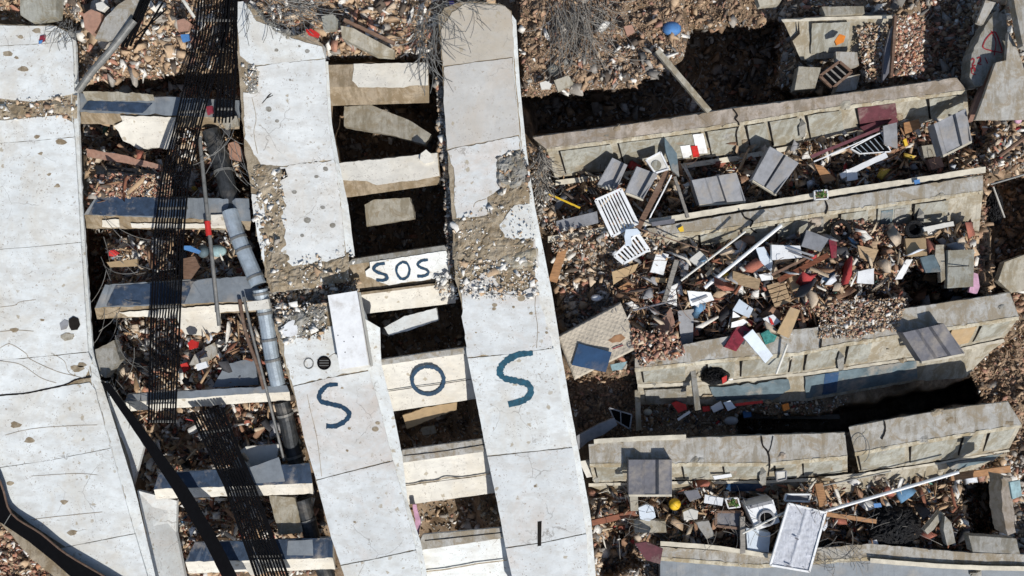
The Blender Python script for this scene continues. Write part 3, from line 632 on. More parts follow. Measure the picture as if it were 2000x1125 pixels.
# ---- right-hand walls
w1 = Block('parapet_wall', 'long pinkish topped wall highest on the right, dark void behind it', 'wall', [(1040, 268), (1230, 243), (1430, 212), (1600, 190), (1868, 152)], [(1068, 292), (1330, 258), (1440, 242), (1600, 215), (1888, 178)], [(1084, 348), (1330, 312), (1440, 302), (1600, 272), (1892, 226)], .45, -.45, 'coping', 'facade', None, .6, 21, th=1.2, topname='coping', facename='wall_face')
for u0, u1 in ((.03, .15), (.17, .36), (.38, .455), (.475, .52), (.53, .60), (.62, .70), (.91, .99)): w1.strip('wall_panel', u0, u1, .12, .92, 'facpanel')
w1.strip('wall_panel', .74, .83, .1, .85, 'maroon', .05)
w1.strip('white_tile', .345, .37, .15, .85, 'white', .06); w1.strip('red_tile', .335, .35, .55, .95, 'red', .065); w1.strip('white_tile', .31, .333, .5, .95, 'white', .06)
add('ledge', loft([[(x, y + dy, z) for x, y in [(1085, 356), (1200, 342), (1330, 324), (1440, 308), (1560, 285)]] for dy, z in ((-4, -.35), (6, -.4), (6, -.6), (-4, -.6))], 40, .8, 5), M['trim'], w1.t)
w2 = Block('parapet_wall', 'second long grey topped wall on the right with cream strip along its back', 'wall', [(1255, 448), (1430, 418), (1600, 392), (1920, 342)], [(1262, 466), (1450, 443), (1600, 418), (1920, 374)], [(1268, 500), (1450, 490), (1600, 470), (1760, 452), (1912, 452)], .35, -.4, 'coping2', 'facade', None, .6, 23, th=1.2, topname='coping', facename='wall_face')
for u0, u1 in ((.16, .27), (.285, .36), (.39, .48), (.58, .66), (.80, .90)): w2.strip('wall_panel', u0, u1, .12, .9, 'facpanel')
w2.strip('window_frame', .69, .785, .1, .95, 'facpanel', .02); w2.strip('window_pane', .70, .735, .2, .85, 'bluewall', .045); w2.strip('window_pane', .74, .775, .2, .85, 'greyconc', .045)
add('cream_strip', loft([[(x, y + dy, z) for x, y in [(1070, 467), (1180, 448), (1300, 428), (1450, 404), (1600, 380), (1800, 350), (1925, 330)]] for dy, z in ((-5, .3), (7, .28), (7, 0.), (-5, 0.))], 70, .9, 6, .5), M['trim'], w2.t)
w3 = Block('parapet_wall', 'third grey topped wall on the right, slate blue paint along its foot', 'wall', [(1240, 700), (1340, 672), (1430, 655), (1590, 640), (1760, 604), (1972, 572)], [(1240, 722), (1380, 706), (1560, 690), (1650, 672), (1990, 620)], [(1245, 752), (1380, 748), (1570, 730), (1780, 700), (1962, 660)], .45, -.25, 'coping2', 'facade', None, .6, 25, th=1.0, topname='coping', facename='wall_face')
for u0, u1 in ((.02, .13), (.19, .26), (.28, .40), (.41, .44), (.45, .53), (.56, .62)): w3.strip('wall_panel', u0, u1, .12, .85, 'facpanel')
w3.strip('brown_panel', .83, .895, .12, .85, 'card', .02); w3.strip('wall_panel', .91, .985, .12, .85, 'facpanel')
b3 = Block('lower_wall', 'lower beige wall face with slate blue paint below the third wall', 'wall', [(1245, 750), (1400, 745), (1575, 727), (1790, 697), (1960, 662)], [(1245, 757), (1400, 751), (1575, 733), (1790, 703), (1962, 668)], [(1250, 790), (1400, 790), (1580, 783), (1790, 745), (1885, 738), (1930, 690)], -.2, -.75, 'trim', 'facade', None, .5, 27, th=.8, topname='white_ledge', facename='wall_face')
b3.panel('blue_paint', [(1385, 757), (1440, 753), (1540, 740), (1545, 760), (1515, 780), (1400, 782)], 'bluewall', .02, .03, 2.2, 1)
b3.panel('blue_paint', [(1572, 736), (1660, 722), (1790, 704), (1792, 740), (1700, 756), (1575, 778)], 'bluewall', .02, .03, 1.0, 2)
b3.panel('navy_strip', [(1612, 730), (1638, 727), (1634, 766), (1606, 771)], 'navy', .03, .03, .5, 3)
b3.panel('wall_panel', [(1260, 762), (1340, 758), (1342, 786), (1262, 788)], 'greyconc', .02, .03, .8, 4)
w4 = Block('parapet_wall', 'left piece of the lowest parapet wall, split by a forked crack', 'wall', [(1150, 868), (1280, 858), (1490, 850), (1650, 845)], [(1152, 908), (1300, 906), (1500, 906), (1655, 892)], [(1160, 942), (1300, 938), (1500, 936), (1655, 926)], .45, -.3, 'coping2', 'facade', None, .6, 29, th=1.0, topname='coping', facename='wall_face')
for u0, u1 in ((.02, .12), (.36, .46), (.52, .66), (.72, .80), (.83, .98)): w4.strip('wall_panel', u0, u1, .12, .9, 'facpanel')
add('crack', stroke([(1487, 852), (1490, 870), (1500, 884), (1503, 905), (1500, 930)], 3.5, lambda x, y: .45, .012), M['crackm'], w4.t)
add('crack', stroke([(1510, 852), (1505, 875), (1500, 884)], 1.6, lambda x, y: .45, .012), M['crackm'], w4.t)
add('cream_strip', loft([[(x, y + dy, z) for x, y in [(1160, 862), (1250, 856), (1340, 853)]] for dy, z in ((-4, .5), (5, .5), (5, .4), (-4, .4))], 20, .8, 5), M['trim'], w4.t)
w5 = Block('parapet_wall', 'right piece of the lowest parapet wall, tilted above a loose wire loop', 'wall', [(1658, 834), (1760, 815), (1900, 792), (1968, 785)], [(1670, 886), (1780, 866), (1900, 846), (1996, 830)], [(1678, 922), (1780, 908), (1900, 890), (1972, 876)], .6, -.1, 'coping2', 'facade', None, .6, 31, th=1.0, topname='coping', facename='wall_face')
for u0, u1 in ((.02, .3), (.34, .62), (.66, .78), (.82, .97)): w5.strip('wall_panel', u0, u1, .12, .9, 'facpanel')
b5 = Block('lower_wall', 'sloping lower beige face beneath the right piece of lowest wall', 'wall', [(1600, 932), (1680, 924), (1800, 908), (1970, 878)], [(1600, 938), (1680, 929), (1800, 913), (1972, 882)], [(1612, 966), (1690, 962), (1800, 942), (1905, 916)], -.15, -.6, 'trim', 'facade', None, .5, 33, th=.6, topname='white_ledge', facename='wall_face')
b5.panel('blue_paint', [(1850, 905), (1960, 885), (1940, 900), (1860, 918)], 'bluewall', .02, .03, 1, 1)
b6 = Block('lower_wall', 'beige lower ledge behind the forked crack, left of the washing machine', 'wall', [(1150, 944), (1300, 940), (1500, 938), (1620, 932)], [(1150, 950), (1300, 946), (1500, 944), (1620, 938)], [(1200, 968), (1300, 966), (1500, 962), (1610, 966)], -.3, -.6, 'trim', 'facade', None, .5, 35, th=.5, topname='white_ledge', facename='wall_face')
b6.panel('blue_paint', [(1418, 946), (1462, 945), (1490, 946), (1488, 958), (1418, 960)], 'navy', .02, .03, 1, 1)
w6 = Block('parapet_wall', 'grey blue slab running along the bottom edge at the right', 'wall', [(1285, 1068), (1480, 1080), (1700, 1062), (1900, 1080), (2080, 1085)], [(1290, 1090), (1480, 1105), (1700, 1090), (1900, 1100), (2080, 1105)], [(1290, 1180), (1480, 1180), (1700, 1180), (1900, 1180), (2080, 1180)], -.05, -.35, 'coping2', 'greyblue', None, .6, 37, th=.4, topname='coping', facename='slab_face')
add('cream_strip', loft([[(x, y + dy, z) for x, y in [(1290, 1062), (1400, 1070), (1500, 1086)]] for dy, z in ((-5, .08), (4, .06), (4, -.1), (-5, -.1))], 20, 1, 5), M['trim'], w6.t)
add('cream_strip', loft([[(x, y + dy, z) for x, y in [(1700, 1094), (1820, 1104), (1900, 1108), (2060, 1112)]] for dy, z in ((-4, .05), (5, .03), (5, -.1), (-4, -.1))], 20, 1, 5), M['trim'], w6.t)
w7 = Block('roof_block', 'beige block with recessed square panel at the top right', 'concrete block', [(1526, 38), (1640, 32), (1748, 30)], [(1530, 44), (1640, 38), (1748, 36)], [(1565, 118), (1650, 112), (1745, 100)], .1, -.35, 'trim', 'facade', None, .6, 39, th=.5, topname='rim', facename='block_face')
w7.panel('recessed_panel', [(1586, 46), (1660, 43), (1655, 100), (1584, 104)], 'facpanel', .03, .05, .8)
w7.panel('crack', [(1560, 42), (1563, 66), (1548, 80), (1556, 100), (1552, 101), (1543, 80), (1558, 64)], 'crackm', .01, .02, .8)
for x, y, L, a, w_ in ((1437, 215, 34, .15, 4), (1180, 256, 10, .1, 2), (1700, 600, 1, 0, 1)):
    pass
for b, pts, z in ((w1, [(1432, 213), (1440, 225), (1436, 232), (1443, 242), (1438, 260), (1440, 285), (1436, 300)], .45), (w2, [(1448, 412), (1455, 425), (1470, 432), (1466, 445), (1478, 455)], .35), (w2, [(1612, 392), (1616, 405), (1612, 418)], .35), (w5, [(1727, 822), (1729, 840), (1722, 858)], .6), (w3, [(1600, 640), (1604, 660), (1602, 680)], .45)):
    add('crack', stroke(pts, 3.2, (lambda bb, zz_: (lambda x, y: max(bb.z(x, y), -9) + .01 if y > float(np.interp(x, [p[0] for p in bb.front], [p[1] for p in bb.front])) else zz_))(b, z), .02), M['crackm'], b.t)
_r = random.Random(5)
for b, n_ in ((w1, 11), (w2, 10), (w3, 9), (w4, 8), (w5, 7), (b3, 6), (b5, 4), (w6, 5)):
    for k in range(n_):
        u = (k + _r.random()) / n_; f = at([(x, y, 0) for x, y in b.front], u); g = at([(x, y, 0) for x, y in b.foot], u); bk = at([(x, y, 0) for x, y in b.back], u)
        top = _r.random() < .42; v = _r.uniform(.05, .95); c = (bk[0] + (f[0] - bk[0]) * v, bk[1] + (f[1] - bk[1]) * v) if top else (f[0] + (g[0] - f[0]) * v, f[1] + (g[1] - f[1]) * v)
        rx, ry = _r.uniform(6, 20), _r.uniform(4, 10); po = [(c[0] + rx * math.cos(a) * _r.uniform(.6, 1.1), c[1] + ry * math.sin(a) * _r.uniform(.6, 1.1)) for a in [q * .785 for q in range(8)]]
        zf = (lambda x, y, b=b: b.zt + .004) if top else (lambda x, y, b=b: min(b.z(x, y), b.zt) + .012)
        crust('spalled_patch', po, zf, .035, _r.choice(['rough', 'facade', 'core', 'greyconc', 'coping']), b.t, k * 3.1, 3, .06)
# triangular brackets / downpipes on the walls
for i, (x, y, z, lab) in enumerate(((1565, 245, .25, 'on the highest right wall, midway'), (1600, 430, .2, 'on the second right wall left of the round black tub'), (1640, 700, .25, 'on the third right wall above the blue paint'), (1857, 868, .3, 'on the right piece of the lowest wall'), (1796, 420, .2, 'on the second right wall beside its window frame'), (1488, 925, .2, 'beside the forked crack of the lowest wall'))):
    vs = [P(x, y - 14, z), P(x + 9, y - 4, z + .05), P(x + 8, y + 22, z - .35), P(x - 2, y + 24, z - .4), P(x - 5, y + 4, z - .1), P(x + 2, y + 4, z - .6)]
    tag(add('wall_bracket', (vs, [(0, 1, 2, 3, 4), (0, 4, 5), (4, 3, 5), (3, 2, 5), (2, 1, 5), (1, 0, 5)]), M['greyconc']), 'pointed grey concrete bracket ' + lab, 'bracket', 'pointed brackets on the walls')

# ------------------------------------------------------------------ ladders, ducts, pipes
def ladder(label, L, Rr, nb, zs, rungs, px, py, bars_w=2.0):
    t = thing('cable_ladder', label, 'cable ladder', px, py, zs[0], 'black cable ladders')
    def pt(u, v):
        a = at([(x, y, z) for (x, y), z in zip(L, zs)], v); b = at([(x, y, z) for (x, y), z in zip(Rr, zs)], v)
        return [a[q] + (b[q] - a[q]) * u for q in range(3)]
    for k in range(nb):
        u = k / (nb - 1); side = k in (0, nb - 1)
        j = rnd.uniform(-.015, .015)
        vs = []; n = 24; w = bars_w * (1.3 if side else rnd.uniform(.8, 1.15))
        for i in range(n + 1):
            x, y, z = pt(u + j * math.sin(i * .7 + k), i / n)
            for dx, dz in ((-w, 0), (w, 0), (w, -.07), (-w, -.07)): vs.append(P(x + dx, y, z + dz))
        fs = [(i * 4 + r, i * 4 + (r + 1) % 4, i * 4 + 4 + (r + 1) % 4, i * 4 + 4 + r) for i in range(n) for r in range(4)] + [(3, 2, 1, 0), (n * 4, n * 4 + 1, n * 4 + 2, n * 4 + 3)]
        add('side_rail' if side else 'bar', (vs, fs), M['black'], t)
    for v in rungs:
        a = P(*pt(-.03, v)); b = P(*pt(1.03, v)); a.z -= .05; b.z -= .05
        add('rung', tube([a, b], .035, 6), M['steel'], t)
    return t
ladder('long black barred cable ladder hanging from the top to below the left gap', [(392, -40), (384, 60), (346, 228), (316, 350), (303, 450), (296, 600), (290, 826)], [(452, -40), (444, 60), (396, 228), (368, 350), (359, 450), (352, 600), (342, 826)], 11, [.95, .95, .95, .9, .9, .85, .8], (.09, .3, .52, .74, .997), 320, 820, 1.55)
ladder('shorter black ladder in the shade at the top beside the second band', [(446, -40), (432, 100), (420, 240)], [(462, -40), (462, 100), (455, 240)], 6, [.85, .8, .7], (.2, .9), 440, 240, 1.8)
ladder('lower black ladder slanting down right to the bottom edge', [(372, 805), (440, 950), (512, 1160)], [(432, 795), (496, 950), (575, 1160)], 11, [.6, .7, .75], (.12, .45, .8), 500, 1120, 2.2)
def shadow_strip(name, label, up, lo, z0, z1, mat, cat):  # builds a band of cast shadow as a solid black strip
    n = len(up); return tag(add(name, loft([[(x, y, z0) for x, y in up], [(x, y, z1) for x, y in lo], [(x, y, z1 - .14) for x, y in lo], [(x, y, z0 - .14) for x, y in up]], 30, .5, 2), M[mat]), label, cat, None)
shadow_strip('black_shadow', 'long black flat shadow strip from the bend of the widest band to the bottom', [(214, 748), (300, 862), (372, 960), (430, 1060), (492, 1180)], [(196, 745), (276, 862), (340, 960), (400, 1060), (460, 1180)], .98, .95, 'black', 'shadow_strip')  # dark diagonal of cast shadow, added as a flat black solid
_gb = shadow_strip('black_shadow', 'bent black shadow strip crossing the lower left corner', [(-60, 820), (0, 940), (22, 1002), (80, 1042), (130, 1082), (215, 1132), (300, 1185)], [(-90, 960), (-30, 1002), (6, 1024), (54, 1056), (104, 1096), (165, 1150), (210, 1185)], 1.12, 1.08, 'black', 'shadow_strip')  # bent cast shadow in the corner, put in as black geometry
_rim = newobj('edge_rim', *tube([P(x, y, 1.125) for x, y in smoothpath([(-60, 820), (0, 940), (22, 1002), (80, 1042), (130, 1082), (215, 1132), (300, 1185)], 4)], .022, 6), M['rust'], _gb)  # thin brownish rim drawn along the edge of the shadow strip
for x0, y0, x1, y1 in ((22, 1002, 8, 1025),): newobj('bend_line', *tube([P(x0, y0, 1.125), P(x1, y1, 1.11)], .01, 6), M['steel'], _gb)  # pale line across the bend of the shadow strip
def pipe(name, label, pts, r, mat, cat, rings=(), n=14, group=None):
    ps = [P(*p) for p in smoothpath(pts, 5)]
    o = tag(add(name, tube(ps, r * K, n), M[mat], smooth=False), label, cat, group)
    for t_ in rings:
        i = int(t_ * (len(ps) - 2)); a = ps[i]; b = ps[i + 1]; d = (b - a).normalized() * .03
        add('joint_ring', tube([a - d, a + d], r * K * 1.1, n), M['steel'], o)
    return o
pipe('air_duct', 'shiny galvanised duct leaning from the navy slab to the duct collar', [(449, 412, .5), (462, 455, .55), (485, 510, .6), (505, 556, .65)], 15, 'galv', 'duct', (.45, .62, .95))
pipe('air_duct', 'shiny galvanised duct below the white collar block', [(508, 565, .7), (520, 625, .6), (530, 690, .55), (543, 752, .5)], 14, 'galv', 'duct', (.12, .3, .62, .85))
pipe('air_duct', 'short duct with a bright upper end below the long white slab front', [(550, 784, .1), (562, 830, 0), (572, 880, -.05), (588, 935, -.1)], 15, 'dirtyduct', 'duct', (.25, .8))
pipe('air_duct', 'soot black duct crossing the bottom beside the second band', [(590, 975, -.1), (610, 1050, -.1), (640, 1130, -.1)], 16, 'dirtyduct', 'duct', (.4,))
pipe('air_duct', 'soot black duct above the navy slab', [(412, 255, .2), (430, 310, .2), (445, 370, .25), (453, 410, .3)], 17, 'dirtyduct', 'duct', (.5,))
tag(plate('collar_block', [(482, 590), (524, 584), (527, 603), (486, 607)], .85, .12, M['cream'], None, .5), 'small white concrete block clamping the galvanised duct', 'block')
rp = pipe('thin_pipe', 'thin grey pipe with a bright red collar standing by the navy slab', [(390, 268, .6), (398, 350, .65), (408, 445, .7), (418, 540, .7), (428, 636, .6)], 3.6, 'steel', 'pipe')
add('red_collar', tube([P(405, 432, .69), P(408, 460, .7)], 5.5 * K, 10), M['red'], rp)
pipe('thin_pipe', 'rusty channel pipe left of the galvanised duct', [(468, 585, .6), (480, 650, .6), (505, 720, .55), (515, 760, .5)], 3.5, 'rust', 'pipe')
pipe('thin_pipe', 'grey channel running beside the galvanised duct', [(476, 580, .64), (492, 650, .63), (515, 740, .55), (555, 900, .3)], 2.6, 'steel', 'pipe')
pipe('gutter_pipe', 'grey gutter slanting beside the top of the widest band', [(152, 178, 1.0), (180, 140, 1.1), (215, 100, 1.2), (262, 40, 1.2)], 6.5, 'steel', 'gutter', (.3, .6))
for i, (a, b, w, lab) in enumerate((((238, 92), (285, -20), 3, 'leftmost of the black bars at the top left'), ((246, 92), (293, -20), 3, 'middle of the black bars at the top left'), ((254, 90), (300, -20), 2.5, 'rightmost of the parallel black bars at the top left'), ((262, 95), (318, 5), 1.8, 'thin black rod fanning right of the black bars'), ((262, 75), (325, 18), 1.5, 'thinnest black rod pointing at the top ladder'), ((345, -20), (380, 34), 3, 'pale bent rod touching the ladder top'))):
    pipe('steel_bar', lab, [(a[0], a[1], 1.0), ((a[0] + b[0]) / 2, (a[1] + b[1]) / 2, 1.1), (b[0], b[1], 1.0)], w, 'black' if i < 5 else 'offwhite', 'bar', n=6)

# ------------------------------------------------------------------ loose objects on the heaps
def zat(px, py, off=0.): return h1(px, py) + .27 + off
def piece(name, label, poly, mat, cat, th=.05, off=0., tilt=.1, amp=.35, z=None, parent=None, seed=None):
    cx = sum(p[0] for p in poly) / len(poly); cy = sum(p[1] for p in poly) / len(poly)
    if z is None: z = max(zat(x, y) for x, y in poly + [(cx, cy)]) * .6 + zat(cx, cy) * .4 + off
    r = random.Random(int(cx * 31 + cy)); gx_, gy_ = r.uniform(-tilt, tilt) / 40, r.uniform(-tilt, tilt) / 40
    zf = lambda x, y: z + (x - cx) * gx_ + (y - cy) * gy_
    o = add(name, prism([P(x, y, zf(x, y)) for x, y in (rag(poly, amp, 6, cx) if amp else poly)], th=th), M[mat], parent)
    if parent is None: tag(o, label, cat)
    o['_z'] = z; return o
def bar(a, b, w):
    dx, dy = b[0] - a[0], b[1] - a[1]; L = math.hypot(dx, dy); ux, uy = -dy / L * w / 2, dx / L * w / 2
    return [(a[0] + ux, a[1] + uy), (b[0] + ux, b[1] + uy), (b[0] - ux, b[1] - uy), (a[0] - ux, a[1] - uy)]
IT = [
 ('plank', 'orange brown plank standing beside the central band', [(1103, 453), (1117, 456), (1088, 553), (1071, 548)], 'wood_o', 'plank', .08, .5),
 ('box', 'white rectangular box right of the slatted white grate', [(1283, 491), (1306, 497), (1296, 537), (1270, 531)], 'white', 'box', .14, .25),
 ('concrete_lump', 'cream stone block between the two white poles', [(1345, 507), (1367, 490), (1386, 507), (1367, 525)], 'offwhite', 'stone', .14, .12),
 ('board', 'tan board below the slatted white grate', [(1195, 531), (1248, 514), (1240, 530), (1198, 556)], 'card', 'board', .04, .2),
 ('board', 'orange brown board under the tan board by the grate', [(1207, 562), (1238, 544), (1232, 563), (1215, 567)], 'wood_o', 'board', .04, .12),
 ('board', 'narrow tan strip below the white rectangular box', [(1262, 540), (1303, 544), (1302, 552), (1263, 551)], 'card', 'board', .04, .15),
 ('post', 'grey weathered post crossing below the white poles', bar((1322, 508), (1298, 590), 9), 'wood_g', 'post', .08, .35),
 ('bracket_frame', 'white angular metal bracket left of the white sheet', [(1284, 573), (1326, 552), (1320, 566), (1322, 598), (1300, 590), (1305, 572)], 'white', 'bracket', .04, .3),
 ('sheet', 'white sheet with a grey bar across it, above the grey door', [(1342, 568), (1388, 571), (1395, 586), (1350, 598)], 'white', 'sheet', .04, .25),
 ('door_panel', 'upright grey door panel below the white sheet', [(1324, 607), (1355, 604), (1353, 676), (1331, 679)], 'covl', 'door', .06, .25),
 ('board', 'tan board right of the yellow tub', [(1432, 529), (1486, 546), (1481, 566), (1430, 553)], 'wood_t', 'board', .05, .3),
 ('board', 'white board at the left of the framed white box', [(1476, 484), (1492, 482), (1510, 512), (1506, 530), (1486, 512)], 'bluewhite', 'board', .04, .3),
 ('board', 'small white board above the slatted tan crate', [(1482, 536), (1508, 532), (1510, 546), (1488, 549)], 'white', 'board', .04, .25),
 ('board', 'pale blue board above the crimson cushion', [(1444, 584), (1471, 603), (1463, 621), (1431, 606)], 'bluewhite', 'board', .04, .35),
 ('board', 'white torn board touching the top of the crimson cushion', [(1432, 608), (1462, 630), (1450, 636), (1428, 640)], 'white', 'board', .04, .3),
 ('cushion', 'crimson cushion with an orange end', [(1445, 630), (1467, 644), (1438, 686), (1415, 678)], 'crimson', 'cushion', .15, .35),
 ('board', 'long pale blue board right of the crimson cushion', [(1470, 643), (1510, 694), (1495, 709), (1452, 659)], 'bluewhite', 'board', .06, .4),
 ('plastic_bag', 'teal patterned plastic bag beside the long pale blue board', [(1486, 652), (1504, 642), (1518, 656), (1512, 667), (1495, 673)], 'tealbag', 'bag', .12, .3),
 ('board', 'tan cardboard sheet right of the teal bag', [(1544, 600), (1563, 606), (1541, 661), (1517, 650)], 'card', 'board', .05, .35),
 ('board', 'white board with a red mark above the teal bag', [(1490, 622), (1510, 614), (1525, 628), (1505, 640)], 'white', 'board', .04, .3),
 ('box', 'white box lying under grey slats near the heap top', [(1507, 478), (1563, 480), (1567, 503), (1508, 508)], 'white', 'box', .12, .3),
 ('panel', 'pale green grey panel above the red book', [(1576, 449), (1619, 466), (1603, 492), (1565, 481)], 'covl', 'panel', .05, .4),
 ('panel', 'dark red upright panel right of the pale green grey panel', [(1619, 468), (1634, 472), (1634, 503), (1624, 505)], 'crimson', 'panel', .05, .3),
 ('plank', 'long red brown plank below the white box', bar((1520, 548), (1618, 498), 10), 'wood_r', 'plank', .06, .35),
 ('plank', 'dark brown plank running parallel above the red brown plank', bar((1508, 537), (1600, 492), 5), 'wood_b', 'plank', .06, .35),
 ('slab', 'brownish square slab right of the orange shelf', [(1768, 466), (1808, 465), (1811, 499), (1773, 502)], 'card', 'slab', .08, .35),
 ('panel', 'slate green panel leaning over the black hollow', [(1797, 503), (1825, 497), (1839, 531), (1808, 533)], 'bluewall', 'panel', .06, .45),
 ('board', 'light brown board under the slate green panel', [(1805, 537), (1833, 535), (1827, 551), (1803, 549)], 'wood_t', 'board', .05, .3),
 ('panel', 'white square panel above the brick heap', [(1676, 530), (1707, 524), (1707, 555), (1674, 553)], 'white', 'panel', .05, .35),
 ('shelf', 'orange tan shelf below the red panel', [(1675, 479), (1716, 488), (1706, 512), (1680, 503)], 'wood_t', 'shelf', .05, .35),
 ('board', 'slanted white board left of the black hollow', [(1748, 546), (1770, 507), (1783, 506), (1762, 545)], 'white', 'board', .05, .35),
 ('wood_block', 'olive wooden block left of the dark cloth heap', [(1540, 541), (1565, 536), (1573, 562), (1549, 570)], 'wood_t', 'block', .12, .25),
 ('wall_slab', 'grey concrete slab in two halves at the right of the heap', [(1852, 489), (1903, 487), (1901, 560), (1850, 563)], 'facpanel', 'slab', .15, .5),
 ('wall_slab', 'pale curved concrete strip left of the halved grey slab', [(1828, 478), (1844, 478), (1846, 545), (1838, 552), (1836, 520), (1826, 500)], 'facade', 'slab', .15, .5),
 ('cloth', 'pink cloth hanging at the right end of the heap', [(1900, 532), (1910, 535), (1914, 560), (1908, 575), (1893, 570)], 'pink', 'cloth', .08, .4),
 ('ledge_piece', 'short white ledge right of the round black tub', [(1803, 444), (1862, 432), (1864, 441), (1806, 452)], 'offwhite', 'ledge', .1, .4),
 ('slab', 'broken square grey slab on top of the third right wall', [(1558, 648), (1588, 645), (1593, 676), (1560, 680)], 'greyconc', 'slab', .1, .5),
 ('board', 'small terracotta board left of the grey door panel', [(1282, 640), (1310, 600), (1318, 628), (1314, 658), (1290, 662)], 'terra', 'board', .08, .2),
 ('tile', 'white square tile between mattress and grey door', [(1249, 661), (1262, 658), (1270, 670), (1256, 676)], 'white', 'tile', .05, .25),
 ('tile', 'terracotta tile next to the white square tile', [(1262, 655), (1272, 650), (1280, 662), (1270, 668)], 'terra', 'tile', .06, .25),
 ('panel', 'dark slate panel below the orange brown tile', [(1252, 700), (1312, 692), (1313, 717), (1256, 726)], 'cover', 'panel', .05, .4),
 ('tile', 'orange brown tile lying on the dark slate panel', [(1273, 704), (1299, 688), (1309, 701), (1285, 714)], 'wood_o', 'tile', .04, .5),
 ('board', 'pale tile fragment right of the navy board', [(1192, 712), (1225, 706), (1215, 722), (1196, 724)], 'tblue', 'board', .05, .3),
 ('post', 'upright concrete post left of the crumpled black bag', [(1347, 708), (1357, 708), (1369, 800), (1358, 802)], 'greyconc', 'post', .1, .5),
 ('post', 'upright concrete post right of the broken window', [(1240, 762), (1250, 761), (1253, 840), (1243, 842)], 'facade', 'post', .1, .4),
 ('cloth', 'red cloth between the two concrete posts', [(1312, 788), (1322, 784), (1340, 790), (1342, 800), (1325, 806)], 'red', 'cloth', .07, .2),
 ('stick', 'white stick below the red cloth', bar((1324, 820), (1348, 804), 5), 'white', 'stick', .03, .25),
 ('box', 'small red box left of the white papers', [(1372, 795), (1386, 793), (1388, 803), (1374, 805)], 'red', 'box', .08, .3),
 ('paper', 'white paper right of the small red box', [(1388, 795), (1408, 783), (1414, 797), (1394, 806)], 'white', 'paper', .03, .3),
 ('paper', 'white paper nearest the red bar', [(1413, 787), (1426, 782), (1438, 796), (1422, 803)], 'bluewhite', 'paper', .03, .35),
 ('cup', 'pale blue cup end of the litter row above the black void', [(1451, 803), (1467, 802), (1468, 814), (1453, 816)], 'blue', 'cup', .08, .3),
 ('toy', 'orange lump above the beam at the black void', [(1528, 792), (1540, 788), (1543, 799), (1531, 803)], 'orange', 'scrap', .08, .25),
 ('rail', 'thin red bar below the slate blue wall', bar((1436, 791), (1490, 785), 5), 'red', 'bar', .04, .3),
 ('beam', 'dark timber beam over the black void', bar((1452, 813), (1640, 814), 9), 'wood_g', 'beam', .1, .4),
 # valley behind the second wall
 ('panel', 'maroon panel fragment left of the grey corner cabinet', [(1680, 248), (1745, 226), (1740, 236), (1690, 258)], 'maroon', 'panel', .04, .3),
 ('panel', 'light grey panel right of the wire rack', [(1725, 246), (1752, 239), (1753, 290), (1727, 281)], 'covl', 'panel', .05, .4),
 ('plank', 'slanting brown plank with a white edge by the slatted grate', bar((1246, 446), (1304, 334), 11), 'wood_b', 'plank', .07, .8),
 ('strip', 'thin white strip along the slanting brown plank', bar((1257, 450), (1312, 342), 2.5), 'white', 'strip', .05, .85),
 ('panel', 'tall grey leaning panel above the brown plank', [(1298, 268), (1322, 300), (1327, 345), (1312, 332), (1300, 296)], 'bluewall', 'panel', .1, .8),
 ('post', 'thin grey post leaning right of the brown plank', bar((1318, 345), (1344, 425), 6), 'wood_g', 'post', .06, .8),
 ('pole', 'long maroon pole above the wire rack', bar((1584, 306), (1722, 250), 6), 'maroon', 'pole', .05, .5),
 ('strip', 'thin white strip under the long maroon pole', bar((1590, 316), (1726, 257), 2.5), 'white', 'strip', .04, .5),
 ('board', 'long white board right of the orange panel', bar((1642, 344), (1732, 302), 11), 'white', 'board', .05, .35),
 ('panel', 'orange brown panel below the maroon pole', [(1590, 320), (1608, 325), (1633, 350), (1610, 359)], 'wood_o', 'panel', .05, .35),
 ('concrete_lump', 'white lump beside the orange brown panel', [(1653, 331), (1674, 334), (1676, 350), (1655, 354)], 'white', 'lump', .12, .3),
 ('pole', 'yellow bent strip beside the central band', bar((1072, 379), (1133, 406), 3.5), 'yellow', 'strip', .03, .8),
 ('beam', 'grey concrete beam left of the slatted grate', [(1086, 432), (1166, 413), (1169, 435), (1090, 455)], 'covl', 'beam', .2, .7),
 ('grille', 'dark grille tray on the second right wall', [(1272, 434), (1318, 427), (1318, 436), (1274, 442)], 'cover', 'grille', .03, .0, .02, .2, .42),
 ('tape', 'yellow and red scrap on the second right wall', [(1324, 446), (1334, 441), (1336, 452), (1328, 453)], 'yellow', 'scrap', .03, .0, .02, .3, .42),
 ('board', 'orange board under the corner cabinet', [(1765, 240), (1795, 232), (1798, 250), (1768, 262)], 'wood_o', 'board', .05, .4),
 ('toy', 'small yellow and red toy left of the corner cabinet', [(1764, 273), (1770, 270), (1774, 283), (1768, 286)], 'yellow', 'toy', .06, .4),
 ('concrete_lump', 'pale block below the corner cabinet', [(1800, 285), (1825, 282), (1830, 305), (1805, 308)], 'facade', 'block', .15, .3),
 ('brick_block', 'terracotta brick lump right of the pale block', [(1812, 312), (1835, 303), (1845, 325), (1820, 332)], 'terra', 'brick', .15, .25),
 ('tile', 'small blue marked tile on the cream strip of the second wall', [(1785, 352), (1796, 350), (1797, 358), (1787, 360)], 'blue', 'tile', .02, .0, .02, .2, .36),
 # top right
 ('concrete_block', 'beige block left of the dark crate, top right', [(1560, 130), (1604, 132), (1592, 172), (1552, 176)], 'facade', 'block', .3, .45),
 ('concrete_block', 'white slab above the dark crate, top right', [(1632, 101), (1674, 102), (1678, 128), (1655, 136), (1634, 124)], 'coping2', 'slab', .15, .45),
 ('concrete_block', 'pale block below the dark crate, top right', [(1640, 152), (1680, 145), (1672, 176), (1632, 180)], 'coping2', 'block', .3, .35),
